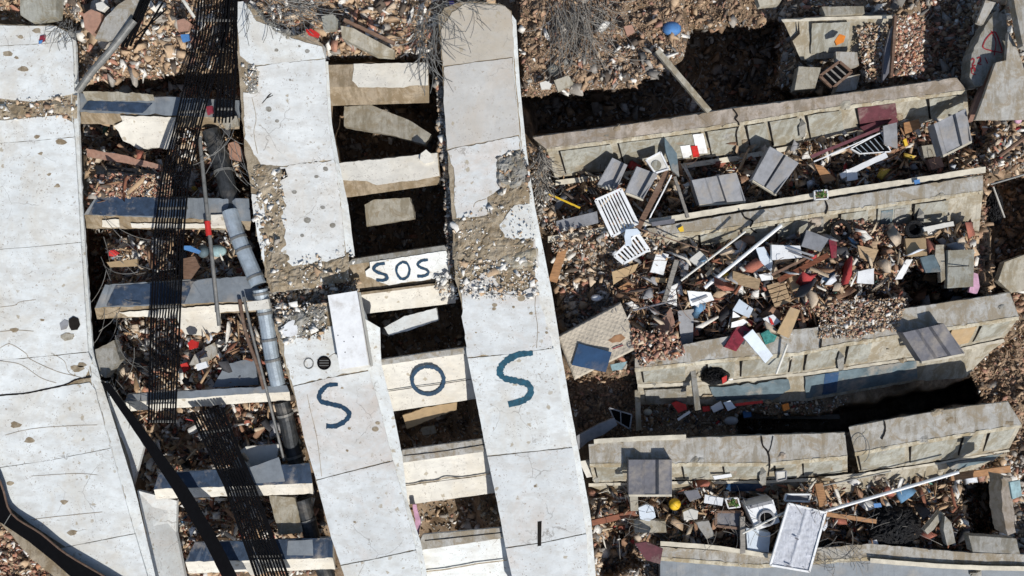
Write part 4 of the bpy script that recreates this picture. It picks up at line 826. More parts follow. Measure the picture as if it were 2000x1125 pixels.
 ('beam_end', 'cream beam end at the top edge above the recessed block', [(1605, 13), (1687, 12), (1689, 26), (1612, 30)], 'facade', 'beam', .2, .6),
 ('stone', 'olive yellow stone at the top edge', [(1478, -6), (1530, -6), (1522, 8), (1484, 12)], 'facade', 'stone', .2, 2.4),
 ('cloth', 'orange yellow cloth lying on the recessed block', [(1640, 66), (1652, 70), (1648, 82), (1634, 88), (1630, 80)], 'orange', 'cloth', .05, .6),
 ('trough', 'dark steel trough between the two trays, top right', [(1737, 62), (1750, 40), (1748, 100), (1738, 140), (1724, 160), (1728, 100)], 'cover', 'trough', .1, .8),
 ('tray_edge', 'brown edge board of the brick filled tray', bar((1750, 30), (1742, 150), 5), 'wood_b', 'board', .1, .9),
 ('fallen_panel', 'large white fallen panel at the right edge', [(1905, 234), (1925, 180), (1945, 122), (1965, 118), (1970, 62), (1985, 90), (2002, 140), (2060, 150), (2060, 232)], 'coping2', 'panel', .1, .6),
 ('board', 'terracotta edged board along the left of the large white panel', bar((1896, 236), (1938, 124), 8), 'terra', 'board', .15, .5),
 ('concrete_slab', 'pale tilted slab in the upper right corner', [(1925, 0), (1945, 5), (1920, 48), (1908, 44)], 'coping2', 'slab', .1, .5),
 ('concrete_slab', 'smooth pale curved slab cut by the right edge at the top', [(1978, -10), (2060, -10), (2060, 110), (1998, 90)], 'coping2', 'slab', .2, .9),
 ('stone', 'beige broken slab at the right edge beside the void', [(1950, 548), (1962, 512), (2000, 498), (2060, 490), (2060, 560), (1975, 572)], 'facade', 'slab', .2, 1.6),
 ('beam', 'pale diagonal concrete post over the dark pit', bar((1284, 98), (1386, 218), 11), 'facade', 'post', .12, 1.6),
 ('concrete_block', 'beige block lying in the earth right of the central band', [(1082, 157), (1110, 147), (1120, 163), (1090, 178)], 'facade', 'block', .15, .2),
 ('stone', 'white oval stone left of the beige block', [(1054, 162), (1066, 158), (1078, 164), (1074, 173), (1058, 174)], 'offwhite', 'stone', .1, .2),
 ('concrete_block', 'small terracotta block above the dark pit', [(1218, 52), (1234, 48), (1240, 62), (1224, 68)], 'terra', 'block', .1, .2),
 # lower right
 ('concrete_slab', 'grey broken slab left of the lowest wall', [(1126, 852), (1170, 828), (1200, 816), (1206, 830), (1180, 848), (1150, 862), (1130, 878)], 'covl', 'slab', .12, .6),
 ('plate', 'white chipped plate at the left end of the lowest wall', [(1131, 901), (1152, 898), (1165, 930), (1146, 933)], 'offwhite', 'plate', .08, .5),
 ('cloth', 'white crumpled cloth below the grey roof cover', [(1247, 992), (1262, 985), (1276, 990), (1281, 1010), (1268, 1018), (1250, 1014)], 'bluewhite', 'cloth', .1, .3),
 ('beam', 'red brown beam right of the central band', bar((1156, 1022), (1242, 1002), 11), 'wood_r', 'beam', .1, .7),
 ('concrete_lump', 'pale broken chunk right of the yellow bowl', [(1334, 1000), (1350, 994), (1364, 998), (1362, 1014), (1336, 1016)], 'offwhite', 'chunk', .15, .25),
 ('panel', 'white panel left of the green planter box', [(1377, 966), (1413, 973), (1410, 988), (1375, 982)], 'white', 'panel', .05, .4),
 ('appliance', 'grey appliance casing below the brown mosaic frame', [(1358, 1020), (1384, 1017), (1396, 1046), (1380, 1053)], 'coping2', 'appliance', .15, .3),
 ('cabinet', 'plain white cabinet below the washing machine', [(1457, 1031), (1505, 1041), (1501, 1079), (1460, 1076)], 'bluewhite', 'cabinet', .25, .4),
 ('wood_block', 'upright orange brown wood piece above the silver wrapped panel', [(1592, 946), (1607, 943), (1616, 984), (1601, 992)], 'wood_o', 'plank', .08, .5),
 ('plank', 'orange timber at the right end of the long white pole', bar((1858, 933), (1974, 916), 13), 'wood_o', 'plank', .08, .6),
 ('plank', 'thin orange strip left of the black plastic heap', bar((1612, 1004), (1712, 1019), 8), 'wood_o', 'plank', .05, .4),
 ('cloth', 'maroon cloth at the bottom left of the blue grey slab', [(1240, 1062), (1262, 1058), (1295, 1072), (1289, 1102), (1262, 1094)], 'maroon', 'cloth', .06, .8),
 ('concrete_slab', 'dark brown concrete beam at the lower right corner', [(1892, 1046), (1985, 1052), (1992, 1082), (1900, 1078)], 'greyconc', 'beam', .25, .8),
 ('concrete_slab', 'leaning pale slab right of the black plastic heap', [(1806, 1036), (1836, 1000), (1846, 1003), (1824, 1034), (1812, 1044)], 'facade', 'slab', .15, .5),
 ('concrete_slab', 'pointed grey slab beside the leaning pale slab', [(1846, 1008), (1858, 1020), (1866, 1060), (1850, 1066), (1843, 1035)], 'greyconc', 'slab', .2, .6),
 ('post', 'upright pinkish pillar in the lower right corner', [(1955, 930), (1976, 934), (1983, 1040), (1968, 1046), (1958, 1000)], 'coping', 'pillar', .5, 1.8, .1, 1.6),
 ('cloth', 'pale teal cloth on the pinkish pillar', [(1972, 942), (1992, 938), (1996, 968), (1978, 975)], 'tblue', 'cloth', .06, 2.3),
 ('scrap', 'blue scrap at the top of the black plastic heap', [(1706, 984), (1720, 983), (1722, 990), (1708, 992)], 'blue', 'scrap', .05, .45),
 ('box', 'small white box at the foot of the black plastic heap', [(1698, 1057), (1712, 1054), (1718, 1068), (1702, 1071)], 'white', 'box', .08, .4),
 ('tile', 'grey roof tile left of the white panel by the planter', [(1335, 960), (1362, 956), (1370, 972), (1348, 980)], 'cover', 'tile', .05, .4),
 ('ledge_piece', 'small white ledge on the lowest wall left of the crack', [(1392, 930), (1428, 925), (1430, 931), (1396, 937)], 'white', 'ledge', .08, .0, .02, .3, .1),
 ('concrete_block', 'beige block directly under the grey roof cover', [(1230, 970), (1246, 969), (1247, 998), (1232, 998)], 'facade', 'block', .2, .3),
 ('concrete_block', 'wide beige slab below the yellow bowl', [(1238, 1015), (1300, 1018), (1302, 1040), (1240, 1040)], 'facade', 'slab', .2, .3),
 ('post', 'vertical grey post left of the plain white cabinet', [(1446, 1010), (1455, 1010), (1456, 1080), (1446, 1082)], 'wood_g', 'post', .1, .5),
 ('strip', 'white door edge right of the crimson cushion bottom', [(1405, 742), (1430, 738), (1432, 742), (1408, 747)], 'white', 'strip', .05, .5),
 # top band and left gap
 ('concrete_block', 'long beige slab slanting in the rubble at the top middle', [(665, 50), (690, 55), (770, 98), (768, 110), (735, 108), (668, 74)], 'facade', 'slab', .25, .45),
 ('plank', 'dark slanting strip above the long beige slab', bar((672, 38), (770, 84), 6), 'wood_b', 'plank', .1, .6),
 ('stone', 'pale green grey stone at the top middle', [(628, 32), (650, 27), (662, 40), (655, 56), (632, 58)], 'facpanel', 'stone', .2, .4),
 ('stone', 'orange red brick fragment on the top of the second band', [(596, 58), (608, 56), (624, 66), (620, 73), (602, 68)], 'red', 'brick', .08, .0, .05, .5, .9),
 ('cloth', 'purple cloth in the rebar above the central band', [(876, 2), (886, 1), (889, 14), (880, 18)], 'purple', 'cloth', .05, .7),
 ('panel', 'pale grey slab in the rubble at the top left', [(185, 75), (205, 35), (232, 8), (262, -10), (285, 0), (250, 55), (232, 80)], 'coping2', 'slab', .2, .5),
 ('concrete_block', 'beige cracked slab at the top left corner', [(38, -20), (112, -20), (108, 32), (60, 42), (40, 30)], 'facpanel', 'slab', .3, .5),
 ('concrete_block', 'pinkish block beside the pale grey slab at the top', [(162, 28), (178, 18), (196, 25), (198, 45), (180, 68), (165, 55)], 'terra', 'block', .2, .4),
 ('stone', 'white stone at the top left rubble', [(186, 6), (200, 2), (210, 12), (200, 22), (188, 18)], 'offwhite', 'stone', .12, .5),
 ('brick_block', 'brick red fragment near the ladder top', [(345, 40), (360, 36), (372, 45), (366, 60), (348, 62)], 'terra', 'brick', .12, .5),
 ('cloth', 'blue scrap left of the ladder top', [(352, 68), (368, 66), (370, 78), (356, 82)], 'blue', 'scrap', .06, .5),
 ('cloth', 'bright red ball of cloth right of the ladder at mid height', [(366, 670), (374, 663), (385, 668), (383, 680), (370, 683)], 'red', 'cloth', .12, .45),
 ('cloth', 'red scrap below the bright red ball', [(352, 712), (365, 708), (370, 720), (358, 728)], 'red', 'cloth', .08, .45),
 ('cloth', 'dark red scrap between slabs left of the ladder', [(212, 490), (222, 487), (232, 494), (222, 501), (212, 500)], 'red', 'cloth', .08, .45),
 ('cloth', 'red garment on the shaded top ladder rung', [(402, 208), (414, 206), (416, 220), (405, 224)], 'crimson', 'cloth', .08, .0, .05, .4, .9),
 ('board', 'tan board left of the ladder between navy slabs', [(208, 512), (268, 506), (268, 520), (215, 522)], 'card', 'board', .06, .4),
 ('board', 'brown board right of the ladder above the third slab', [(358, 505), (380, 500), (390, 520), (372, 545), (358, 545)], 'wood_b', 'board', .06, .9),
 ('tube_bag', 'blue plastic tube left of the green drum', [(356, 480), (372, 480), (392, 490), (388, 496), (360, 488)], 'blue', 'scrap', .06, .75),
 ('box', 'white box right of the red scraps in the left gap', [(382, 712), (402, 706), (406, 717), (386, 724)], 'white', 'box', .1, .4),
 ('board', 'orange brown lump right of the soot black duct', [(445, 280), (462, 275), (478, 300), (470, 315), (448, 310)], 'terra', 'rubble piece', .15, .9),
 ('concrete_block', 'yellowish stone beside the ladder below the red garment', [(430, 232), (462, 226), (466, 245), (440, 252)], 'facade', 'stone', .1, .0, .05, 1., .7),
 ('can', 'small red and blue can on the widest band', [(78, 70), (88, 68), (86, 80), (75, 85)], 'crimson', 'can', .04, .0, .02, .3, .96),
 # pits between the ribs
 ('fallen_beam', 'beige fallen beam in the first pit between bands', [(672, 208), (725, 205), (800, 235), (842, 262), (830, 282), (760, 262), (672, 246)], 'facade', 'beam', .3, .0, .15, .6, .05),
 ('fallen_beam', 'beige beam end in the second pit between bands', [(712, 400), (730, 390), (800, 386), (808, 412), (808, 426), (716, 442)], 'facade', 'beam', .35, .0, .15, .6, .05),
 ('fallen_beam', 'white plastered beam tilted in the pit below the small SOS', [(750, 640), (790, 618), (852, 602), (856, 626), (800, 645), (760, 655)], 'plaster', 'beam', .3, .0, .2, .8, .05),
 ('fallen_beam', 'brown slab tilted in the pit below the large O', [(786, 812), (830, 796), (892, 786), (892, 800), (840, 820), (795, 838)], 'card', 'slab', .2, .0, .2, 1., .05),
 ('stone', 'beige stone in the pit below the large O', [(822, 836), (848, 832), (852, 846), (826, 850)], 'facade', 'stone', .15, .0, .2, 1., -.5),
 ('stone', 'white lump on the right end of the second cross beam', [(822, 300), (832, 292), (842, 300), (848, 315), (830, 320), (820, 312)], 'cream', 'lump', .1, .0, .05, .6, .72),
 ('white_shard', 'large white plaster shard beside the cabinet on the second band', [(548, 640), (575, 622), (582, 640), (578, 655), (556, 658)], 'white', 'shard', .08, .0, .05, 1.2, 1.04),
]
made = {}
for it in IT:
    name, label, poly, mat, cat, th, off = it[:7]; tilt = it[7] if len(it) > 7 else .1; amp = it[8] if len(it) > 8 else .35; z = it[9] if len(it) > 9 else None
    made[label] = piece(name, label, poly, mat, cat, th, off, tilt, amp, z)
    if name in ('concrete_lump', 'concrete_block', 'stone', 'cloth', 'cushion', 'plastic_bag', 'box', 'cabinet', 'concrete_slab', 'fallen_beam', 'wall_slab', 'brick_block', 'appliance'):
        md = made[label].modifiers.new('b', 'BEVEL'); md.width = .015 if name != 'cushion' else .04; md.segments = 2; md.limit_method = 'ANGLE'; md.angle_limit = R(50)
# details on some of them
def on(label, name, poly, mat, up=.012, th=.01):
    o = made[label]; cx = None
    z = o['_z'] + up; return piece(name, None, poly, mat, None, th, 0, .0, .2, z + .03, o)
on('white sheet with a grey bar across it, above the grey door', 'grey_bar', bar((1352, 590), (1382, 578), 4), 'covl')
on('white box lying under grey slats near the heap top', 'grey_slat', bar((1538, 484), (1590, 500), 4), 'covl', .05)
on('white box lying under grey slats near the heap top', 'grey_slat', bar((1540, 490), (1588, 508), 3), 'cover', .05)
on('crimson cushion with an orange end', 'orange_end', [(1420, 670), (1438, 680), (1434, 686), (1416, 678)], 'wood_o')
on('white board with a red mark above the teal bag', 'red_mark', [(1502, 620), (1507, 622), (1512, 634), (1506, 634)], 'red')
on('small red and blue can on the widest band', 'blue_end', [(75, 80), (83, 78), (82, 84), (76, 86)], 'blue', .0)
fp = made['large white fallen panel at the right edge']
# grey door handle lines
on('upright grey door panel below the white sheet', 'scratch', bar((1335, 660), (1350, 655), 1.5), 'steel')
on('grey concrete slab in two halves at the right of the heap', 'joint', bar((1852, 521), (1901, 519), 1.5), 'crackm')
# graffiti block, upper right
gb = tag(piece('graffiti_block', 'x', [(1893, 150), (1898, 105), (1915, 70), (1928, 45), (1945, 22), (1965, 28), (1968, 60), (1972, 95), (1955, 118), (1935, 130), (1920, 165), (1905, 168)], 'greyconc', 'x', .4, 0, .0, 1.4, .5), 'pinkish concrete block with red sprayed triangle and numbers, upper right', 'concrete block')
zg = lambda x, y: .5
for pts, w in (([(1958, 103), (1920, 92), (1942, 62), (1958, 101)], 2.6), ([(1936, 60), (1945, 80), (1942, 108)], 2.2), ([(1896, 118), (1901, 114), (1903, 120), (1899, 128), (1906, 128)], 2.4), ([(1908, 114), (1914, 112), (1915, 120), (1910, 124), (1917, 126)], 2.4), ([(1924, 112), (1929, 124)], 2.2), ([(1896, 135), (1903, 132), (1904, 140)], 3), ([(1900, 128), (1898, 142), (1906, 146)], 2)):
    add('red_mark', stroke(pts, w, zg, .012), M['redpaint'], gb)

# poles
def pole(label, a, b, r, mat, za, zb, name='pole', cat='pole'):
    return pipe(name, label, [(a[0], a[1], za), ((a[0] + b[0]) / 2, (a[1] + b[1]) / 2, (za + zb) / 2 + .02), (b[0], b[1], zb)], r, mat, cat, n=8)
pole('thick white pole leaning over the middle of the heap', (1376, 562), (1526, 440), 3.4, 'white', .7, .85)
pole('thin cream pole left of the thick white pole', (1330, 548), (1456, 452), 2.0, 'offwhite', .6, .8)
pole('long white pole lying from the silver panel to the orange timber', (1606, 1000), (1872, 922), 3.2, 'white', .2, .5)
pole('thin white rod lying across the washing machine', (1450, 1042), (1562, 986), 2.0, 'offwhite', .25, .2)
pole('white rod standing on the edge of the third wall', (1538, 672), (1516, 730), 2.2, 'offwhite', .65, .4)
pole('thin white rod hanging over the right void', (1940, 365), (1962, 425), 1.6, 'offwhite', -.5, -.4)
pole('dark thin rod between mattress and grey post', (1236, 606), (1320, 586), 2.0, 'cover', .3, .3)
pole('thin dark rod sloping down from the brown plank to the second wall', (1252, 448), (1385, 492), 1.3, 'rust', .8, .3)
pole('thin rod left of the upright grey post in the lower gap', (1435, 548), (1370, 600), 1.6, 'steel', .3, .25)
pole('grey conduit along the base of the lowest wall', (1600, 950), (1740, 920), 1.6, 'steel', .0, .1)
pole('brown pipe pointing at the upper right rubble', (1952, 305), (2010, 262), 4, 'wood_b', .4, .6)
pole('pale thin pipe at the right edge beside the void', (1935, 360), (2020, 335), 2, 'steel', .3, .5)

# mattress with quilting
mt = thing('mattress', 'stained beige quilted mattress lying beside the central band', 'mattress', 1168, 660, -.2)
c4 = [(1088, 657), (1212, 590), (1250, 678), (1122, 742)]
def bil(c, u, v): return tuple((c[0][q] * (1 - u) + c[1][q] * u) * (1 - v) + (c[3][q] * (1 - u) + c[2][q] * u) * v for q in range(2))
n = 110; vs = []; fs = []
for j in range(n + 1):
    for i in range(n + 1):
        u, v = i / n, j / n; x, y = bil(c4, u, v); e = min(u, v, 1 - u, 1 - v)
        z = .45 - .06 * max(0, 1 - e / .04) ** 2 - .010 * (abs(math.sin((u + v * .75) * 34)) * abs(math.sin((u - v * .75) * 34))) + .035 * mnoise.noise(Vector((u * 3, v * 3, 1)))
        vs.append(P(x, y, z))
for j in range(n):
    for i in range(n):
        a = j * (n + 1) + i; fs.append((a, a + n + 1, a + n + 2, a + 1))
add('quilted_top', (vs, fs), M['mattress'], mt, True)
add('side_border', loft([[(x, y, z) for x, y in (c4[3], c4[0])] for z in (.39, .2)] + [[(x + 2, y + 1, z) for x, y in (c4[3], c4[0])] for z in (.2, .39)], 10, .0), M['cover'], mt)
add('side_border', prism([P(x, y, .385) for x, y in c4], th=.25), M['wood_g'], mt)
zm = lambda x, y: .466
plate('stain', [(1188, 665), (1200, 655), (1215, 652), (1222, 660), (1212, 668), (1196, 670)], .466, .03, M['stain'], mt, 1.6, 1)
add('printed_stripe', stroke([(1196, 682), (1206, 678), (1217, 674)], 2.5, zm), M['crimson'], mt)
for a in ([(1226, 671), (1234, 669), (1236, 676), (1228, 679), (1226, 671)], [(1196, 612), (1198, 606)], [(1204, 609), (1203, 603)], [(1214, 637), (1222, 648)], [(1229, 674), (1233, 673)]): add('printed_mark', stroke(a, 1.4, zm), M['cover'], mt)
nb = piece('navy_board', 'navy blue board lying on the lower corner of the mattress', [(1130, 671), (1195, 688), (1183, 727), (1117, 713)], 'navy', 'board', .04, 0, .03, .2, .53)
# slatted grate
def grate(label, c, nsl, rows, z):
    t = thing('slatted_grate', label, 'grate', c[0][0], c[0][1], z)
    fr = [bar(c[i], c[(i + 1) % 4], 4.5) for i in range(4)]
    for q in fr: plate('frame_bar', q, z, .05, M['white'], t)
    for r in range(rows):
        for k in range(nsl):
            u = (k + .5) / nsl; a = bil(c, u, r / rows + .03); b = bil(c, u, (r + 1) / rows - .03)
            plate('slat', bar(a, b, 55 / nsl * .55), z - .005, .04, M['white'], t)
    for r in range(1, rows): plate('frame_bar', bar(bil(c, 0, r / rows), bil(c, 1, r / rows), 3), z - .002, .05, M['white'], t)
grate('white slatted grate leaning against the brown plank', [(1163, 391), (1213, 369), (1246, 436), (1196, 462)], 9, 1, .55)
grate('smaller slatted piece of white grate lying below the white bracket', [(1200, 500), (1246, 455), (1268, 488), (1218, 515)], 8, 1, .6)
tag(plate('clip', [(1222, 448), (1244, 446), (1252, 455), (1232, 462), (1234, 480), (1222, 480), (1220, 462)], .7, .06, M['bluewhite'], None, .4), 'pale metal bracket joining the two white grates', 'bracket')
cr = thing('slatted_crate', 'tan slatted crate lid right of the white boards', 'crate', 1520, 575, .3)
c = [(1497, 557), (1531, 547), (1546, 590), (1514, 601)]
for k in range(5): plate('slat', bar(bil(c, 0, (k + .5) / 5), bil(c, 1, (k + .5) / 5), 7.6), .5, .03, M['wood_t'], cr)
for u in (.12, .88): plate('batten', bar(bil(c, u, 0), bil(c, u, 1), 4), .47, .04, M['wood_b'], cr)
# grey folded covers
def cover(label, c, z, mat, ribs=(.0, .3, .38, .62, .70, 1.), lean=0.):
    """folded sheet hood: raised side bays, sunk middle bay, and a front lip"""
    t = thing('roof_cover', label, 'sheet cover', c[0][0], c[0][1], z, 'grey folded sheet covers')
    hz = [.12, .12, .02, .02, .12, .12]
    rails = []
    for u, h in zip(ribs, hz): rails.append([(*bil(c, u, 0), z + h + lean), (*bil(c, u, 1), z + h)])
    vs = []; n = 8
    for i in range(n + 1):
        for r in rails:
            p = at(r, i / n); vs.append(P(*p))
    m = len(rails); k = len(vs); vs += [v - Vector((0, 0, .05)) for v in vs]
    fs = [(i * m + j, i * m + j + 1, i * m + m + j + 1, i * m + m + j) for i in range(n) for j in range(m - 1)]
    fs += [tuple(k + q for q in f[::-1]) for f in fs]
    bd = [i for i in range(m)] + [i * m + m - 1 for i in range(1, n + 1)] + [n * m + j for j in range(m - 2, -1, -1)] + [i * m for i in range(n - 1, 0, -1)]
    fs += [(bd[i], k + bd[i], k + bd[(i + 1) % len(bd)], bd[(i + 1) % len(bd)]) for i in range(len(bd))]
    add('folded_sheet', (vs, fs), M[mat], t)
    a, b = bil(c, 0, 1), bil(c, 1, 1); plate('front_lip', [a, b, (b[0] + .5, b[1] + 4), (a[0] + .5, a[1] + 4)], z + .04, .12, M['trim'], t)
    for u in (0.01, .99):
        a, b = bil(c, u, 0), bil(c, u, 1); plate('side_flange', bar(a, b, 2.2), lambda x, y: z + .125 + (lean * .5), .3, M[mat], t)
    return t
cover('dark grey folded cover resting on the left of the lowest wall', [(1228, 898), (1312, 898), (1312, 966), (1228, 966)], .6, 'cover')
cover('dark grey folded cover tilted over the third right wall', [(1763, 650), (1843, 632), (1884, 690), (1800, 706)], .62, 'cover', lean=.05)
cover('light grey ribbed cover in the valley behind the second wall', [(1351, 352), (1438, 337), (1456, 392), (1366, 399)], .1, 'covl', (.0, .28, .32, .56, .6, 1.), .1)
cover('light grey cover pitched like a roof, right of the ribbed one', [(1504, 286), (1560, 318), (1516, 378), (1470, 350)], .25, 'covl', (.0, .45, .5, .52, .56, 1.), .12)
cover('leftmost light grey cover behind the slatted grate', [(1196, 308), (1225, 322), (1203, 370), (1168, 360)], .2, 'covl', (.0, .2, .25, .75, .8, 1.), .12)
cover('light grey cover left of the picture frame', [(1244, 325), (1284, 340), (1256, 388), (1222, 375)], .2, 'covl', (.0, .2, .25, .75, .8, 1.), .1)
cover('tall light grey corner cabinet cover below the maroon wall panel', [(1824, 242), (1886, 212), (1898, 275), (1842, 303)], .4, 'covl', (.0, .1, .14, .62, .68, 1.), .1)
# picture frames, windows
def framed(name, label, cat, c, z, fm, pm, w=4, inner=None):
    t = thing(name, label, cat, c[0][0], c[0][1], z)
    for i in range(4): plate('frame_bar', bar(c[i], c[(i + 1) % 4], w), z + .03, .07, M[fm], t)
    plate('pane', c, z, .03, M[pm], t)
    if inner: inner(t)
    return t
def disc(t, name, x, y, r, z, m, th=.03, parent=None, n=16): return plate(name, [(x + r * math.cos(k * 2 * math.pi / n), y + r * math.sin(k * 2 * math.pi / n)) for k in range(n)], z, th, M[m], t)
framed('picture_frame', 'tilted white picture frame with a round green plate', 'picture', [(1262, 312), (1290, 297), (1306, 330), (1280, 338)], .35, 'white', 'offwhite', 3, lambda t: disc(t, 'green_plate', 1282, 323, 10, .37, 'facpanel'))
framed('window_frame', 'broken white window frame left of the concrete post', 'window', [(1190, 797), (1234, 810), (1230, 838), (1200, 820)], -.2, 'covl', 'black', 2.5, lambda t: plate('mullion', bar((1212, 803), (1213, 830), 2), -.16, .03, M['covl'], t))
framed('picture_frame', 'brown framed mosaic left of the washing machine', 'picture', [(1399, 1000), (1450, 1000), (1448, 1033), (1398, 1027)], .0, 'wood_b', 'cover', 5)
framed('picture_frame', 'small white framed picture above the silver panel', 'picture', [(1536, 966), (1584, 966), (1580, 980), (1533, 978)], .15, 'white', 'cover', 3)
framed('window_box', 'white box frame lying by the forked crack', 'frame', [(1516, 922), (1536, 920), (1536, 936), (1518, 940)], .25, 'covl', 'offwhite', 2)
framed('crate', 'dark slatted crate tipped on its side, top right', 'crate', [(1602, 148), (1640, 120), (1664, 140), (1626, 172)], .15, 'wood_b', 'black', 5, lambda t: [plate('slat', bar(bil([(1602, 148), (1640, 120), (1664, 140), (1626, 172)], u, .05), bil([(1602, 148), (1640, 120), (1664, 140), (1626, 172)], u, .95), 3), .17, .03, M['wood_g'], t) for u in (.25, .5, .75)])
framed('rack', 'wire rack with white rails under the maroon pole', 'rack', [(1662, 290), (1722, 258), (1740, 296), (1680, 300)], -.1, 'white', 'black', 2, lambda t: [plate('wire', bar((1672 + k * 9, 288 - k * 4.4), (1690 + k * 9, 304 - k * 3), 1.4), -.08, .02, M['galv'], t) for k in range(6)])
def planter(label, c, z, gm):
    t = framed('planter_box', label, 'planter', c, z, 'white', 'soil', 2.5)
    cx = sum(p[0] for p in c) / 4; cy = sum(p[1] for p in c) / 4; pp = []
    for k in range(40):
        a = rnd.uniform(0, 6.28); r = rnd.uniform(0, 9); x, y = cx + r * math.cos(a), cy + r * .7 * math.sin(a); zz = z + rnd.uniform(.05, .2); b = rnd.uniform(0, 6.28); l = rnd.uniform(2, 4.5)
        pp.append(([P(x, y, zz), P(x + l * math.cos(b + .4), y + l * math.sin(b + .4), zz + .04), P(x + 1.7 * l * math.cos(b), y + 1.7 * l * math.sin(b), zz - .02), P(x + l * math.cos(b - .4), y + l * math.sin(b - .4), zz + .04)], [(0, 1, 2, 3)]))
    add('leaves', join(pp), M[gm], t)
planter('white framed planter with green leaves on the second wall', [(1591, 373), (1616, 371), (1617, 388), (1592, 390)], .42, 'green')
planter('white planter with green leaves left of the washing machine', [(1417, 975), (1441, 973), (1446, 990), (1423, 993)], .05, 'green')
# washing machine, white cabinet, silver panel
wm = thing('washing_machine', 'white washing machine on its back with a round dark door', 'washing machine', 1490, 1010, -.4)
cw = [(1457, 989), (1510, 976), (1523, 1020), (1478, 1036)]
add('body', prism([P(x, y, .2) for x, y in cw], th=.55), M['white'], wm)
ring = [P(1497 + 15 * math.cos(k * .2618), 1012 + 14 * math.sin(k * .2618), .225) for k in range(25)]
add('door_ring', tube(ring, .035, 6, False), M['covl'], wm); disc(wm, 'door_glass', 1497, 1012, 12, .222, 'black', .02)
plate('control_panel', [(1459, 989), (1508, 977), (1510, 983), (1461, 995)], .215, .02, M['covl'], wm); disc(wm, 'knob', 1468, 990.5, 2.2, .235, 'cover', .03)
cb = thing('white_cabinet', 'tall bright white cabinet lying across the break of the second band', 'cabinet', 680, 645, .95)
cc = [(640, 577), (697, 568), (720, 713), (664, 722)]
add('cabinet_body', prism([P(x, y, 1.33) for x, y in [(643, 580), (699, 571), (724, 717), (668, 726)]], th=.36), M['offwhite'], cb)
plate('cabinet_front', cc, 1.37, .035, M['white'], cb); plate('side_seam', bar((699, 572), (723, 714), 1.2), 1.345, .01, M['cover'], cb)
for x, y in ((660, 655), (672, 667), (690, 658), (674, 688)): disc(cb, 'scuff', x, y, 1.3, 1.373, 'cover', .003, n=8)
sp = thing('wrapped_panel', 'large silver plastic wrapped panel at the bottom right', 'panel', 1560, 1050, -.2)
cs = [(1541, 984), (1613, 1002), (1581, 1117), (1505, 1104)]; n = 44; vs = []; fs = []
for j in range(n + 1):
    for i in range(n + 1):
        u, v = i / n, j / n; x, y = bil(cs, u, v)
        z = .37 + .012 * mnoise.noise(Vector((x * .12, y * .05, 2))) + .016 * abs(mnoise.noise(Vector((x * .18, y * .09, 5)))) + .03 * math.exp(-((u - .5) / .05) ** 2)
        vs.append(P(x, y, z))
for j in range(n):
    for i in range(n):
        a = j * (n + 1) + i; fs.append((a, a + n + 1, a + n + 2, a + 1))
add('wrap', (vs, fs), M['silver'], sp); add('panel_core', prism([P(x, y, .30) for x, y in cs], th=.12), M['covl'], sp)
for q in ([(1552, 1050), (1560, 1054)], [(1585, 1003), (1592, 1000)], [(1536, 1104), (1546, 1108)]): add('tape', stroke([q[0], q[1]], 3, lambda x, y: .45), M['cover'], sp)
for i in range(4): plate('edge_frame', bar(cs[i], cs[(i + 1) % 4], 4), .40, .06, M['white'], sp)
# round things
def dome(name, label, cat, x, y, rx, ry, z, h, mat, n=18, m=6, rim=None):
    vs = []; fs = []
    for j in range(m):
        a = j / m * math.pi / 2
        for k in range(n):
            t = 2 * math.pi * k / n; vs.append(P(x + rx * math.cos(a) * math.cos(t), y + ry * math.cos(a) * math.sin(t), z + h * math.sin(a)))
    vs.append(P(x, y, z + h)); L = len(vs) - 1
    for j in range(m - 1):
        for k in range(n): fs.append((j * n + k, j * n + (k + 1) % n, (j + 1) * n + (k + 1) % n, (j + 1) * n + k))
    for k in range(n): fs.append(((m - 1) * n + k, (m - 1) * n + (k + 1) % n, L))
    fs.append(tuple(range(n - 1, -1, -1)))
    return tag(add(name, (vs, fs), M[mat], None, True), label, cat)
dome('bowl', 'upturned yellow bowl below the dark grey cover', 'bowl', 1318, 985, 12, 12, -.25, .22, 'yellow')
dome('tub', 'yellow tub beside the thick white pole', 'tub', 1418, 540, 9, 9, .2, .2, 'yellow')
dome('awning', 'pale blue dome shaped cover in the earth at the top', 'cover', 1312, 56, 19, 15, .1, .2, 'blue')
dome('ball', 'green and white round pot in the earth right of the central band', 'pot', 1081, 136, 12, 12, .2, .18, 'facpanel')
dome('ball', 'dark round pot above the green and white one', 'pot', 1105, 121, 8, 8, .2, .15, 'greyconc')
dome('lid', 'white oval lid above the mattress', 'lid', 1165, 582, 11, 7, -.05, .1, 'white')
dome('dish', 'white oval dish at the edge of the black void', 'dish', 1428, 822, 14, 9, -.6, .1, 'covl')
dome('drum', 'dark green drum right of the ladder', 'drum', 397, 491, 12, 13, .1, .25, 'bluewall')
dome('glass_jug', 'pale blue glass lump right of the green drum', 'jug', 425, 490, 18, 12, .0, .15, 'tblue')
dome('pot', 'yellow green bowl right of the broken window', 'bowl', 1265, 805, 9, 7, -.6, .12, 'facpanel')
dome('flower', 'pink flower shaped scrap at the right edge', 'scrap', 1988, 228, 10, 14, .3, .15, 'pink')
def tub(label, x, y, r, z):
    t = thing('round_tub', label, 'tub', x, y, z)
    ring = [P(x + r * math.cos(k * .3142), y + r * .95 * math.sin(k * .3142), z + .1) for k in range(21)]
    add('rim', tube(ring, .05, 8, False), M['blackplastic'], t, True); disc(t, 'base', x, y, r, z, 'black', .05); return t
tub('round black tub beside the short white ledge', 1786, 448, 15, .15)
tub('round black tub in the hollow of the second wall', 1642, 449, 17, .05)
vg = thing('vent_grille', 'round black vent beside a faint ring on the second band', 'vent', 633, 708, Z2b)
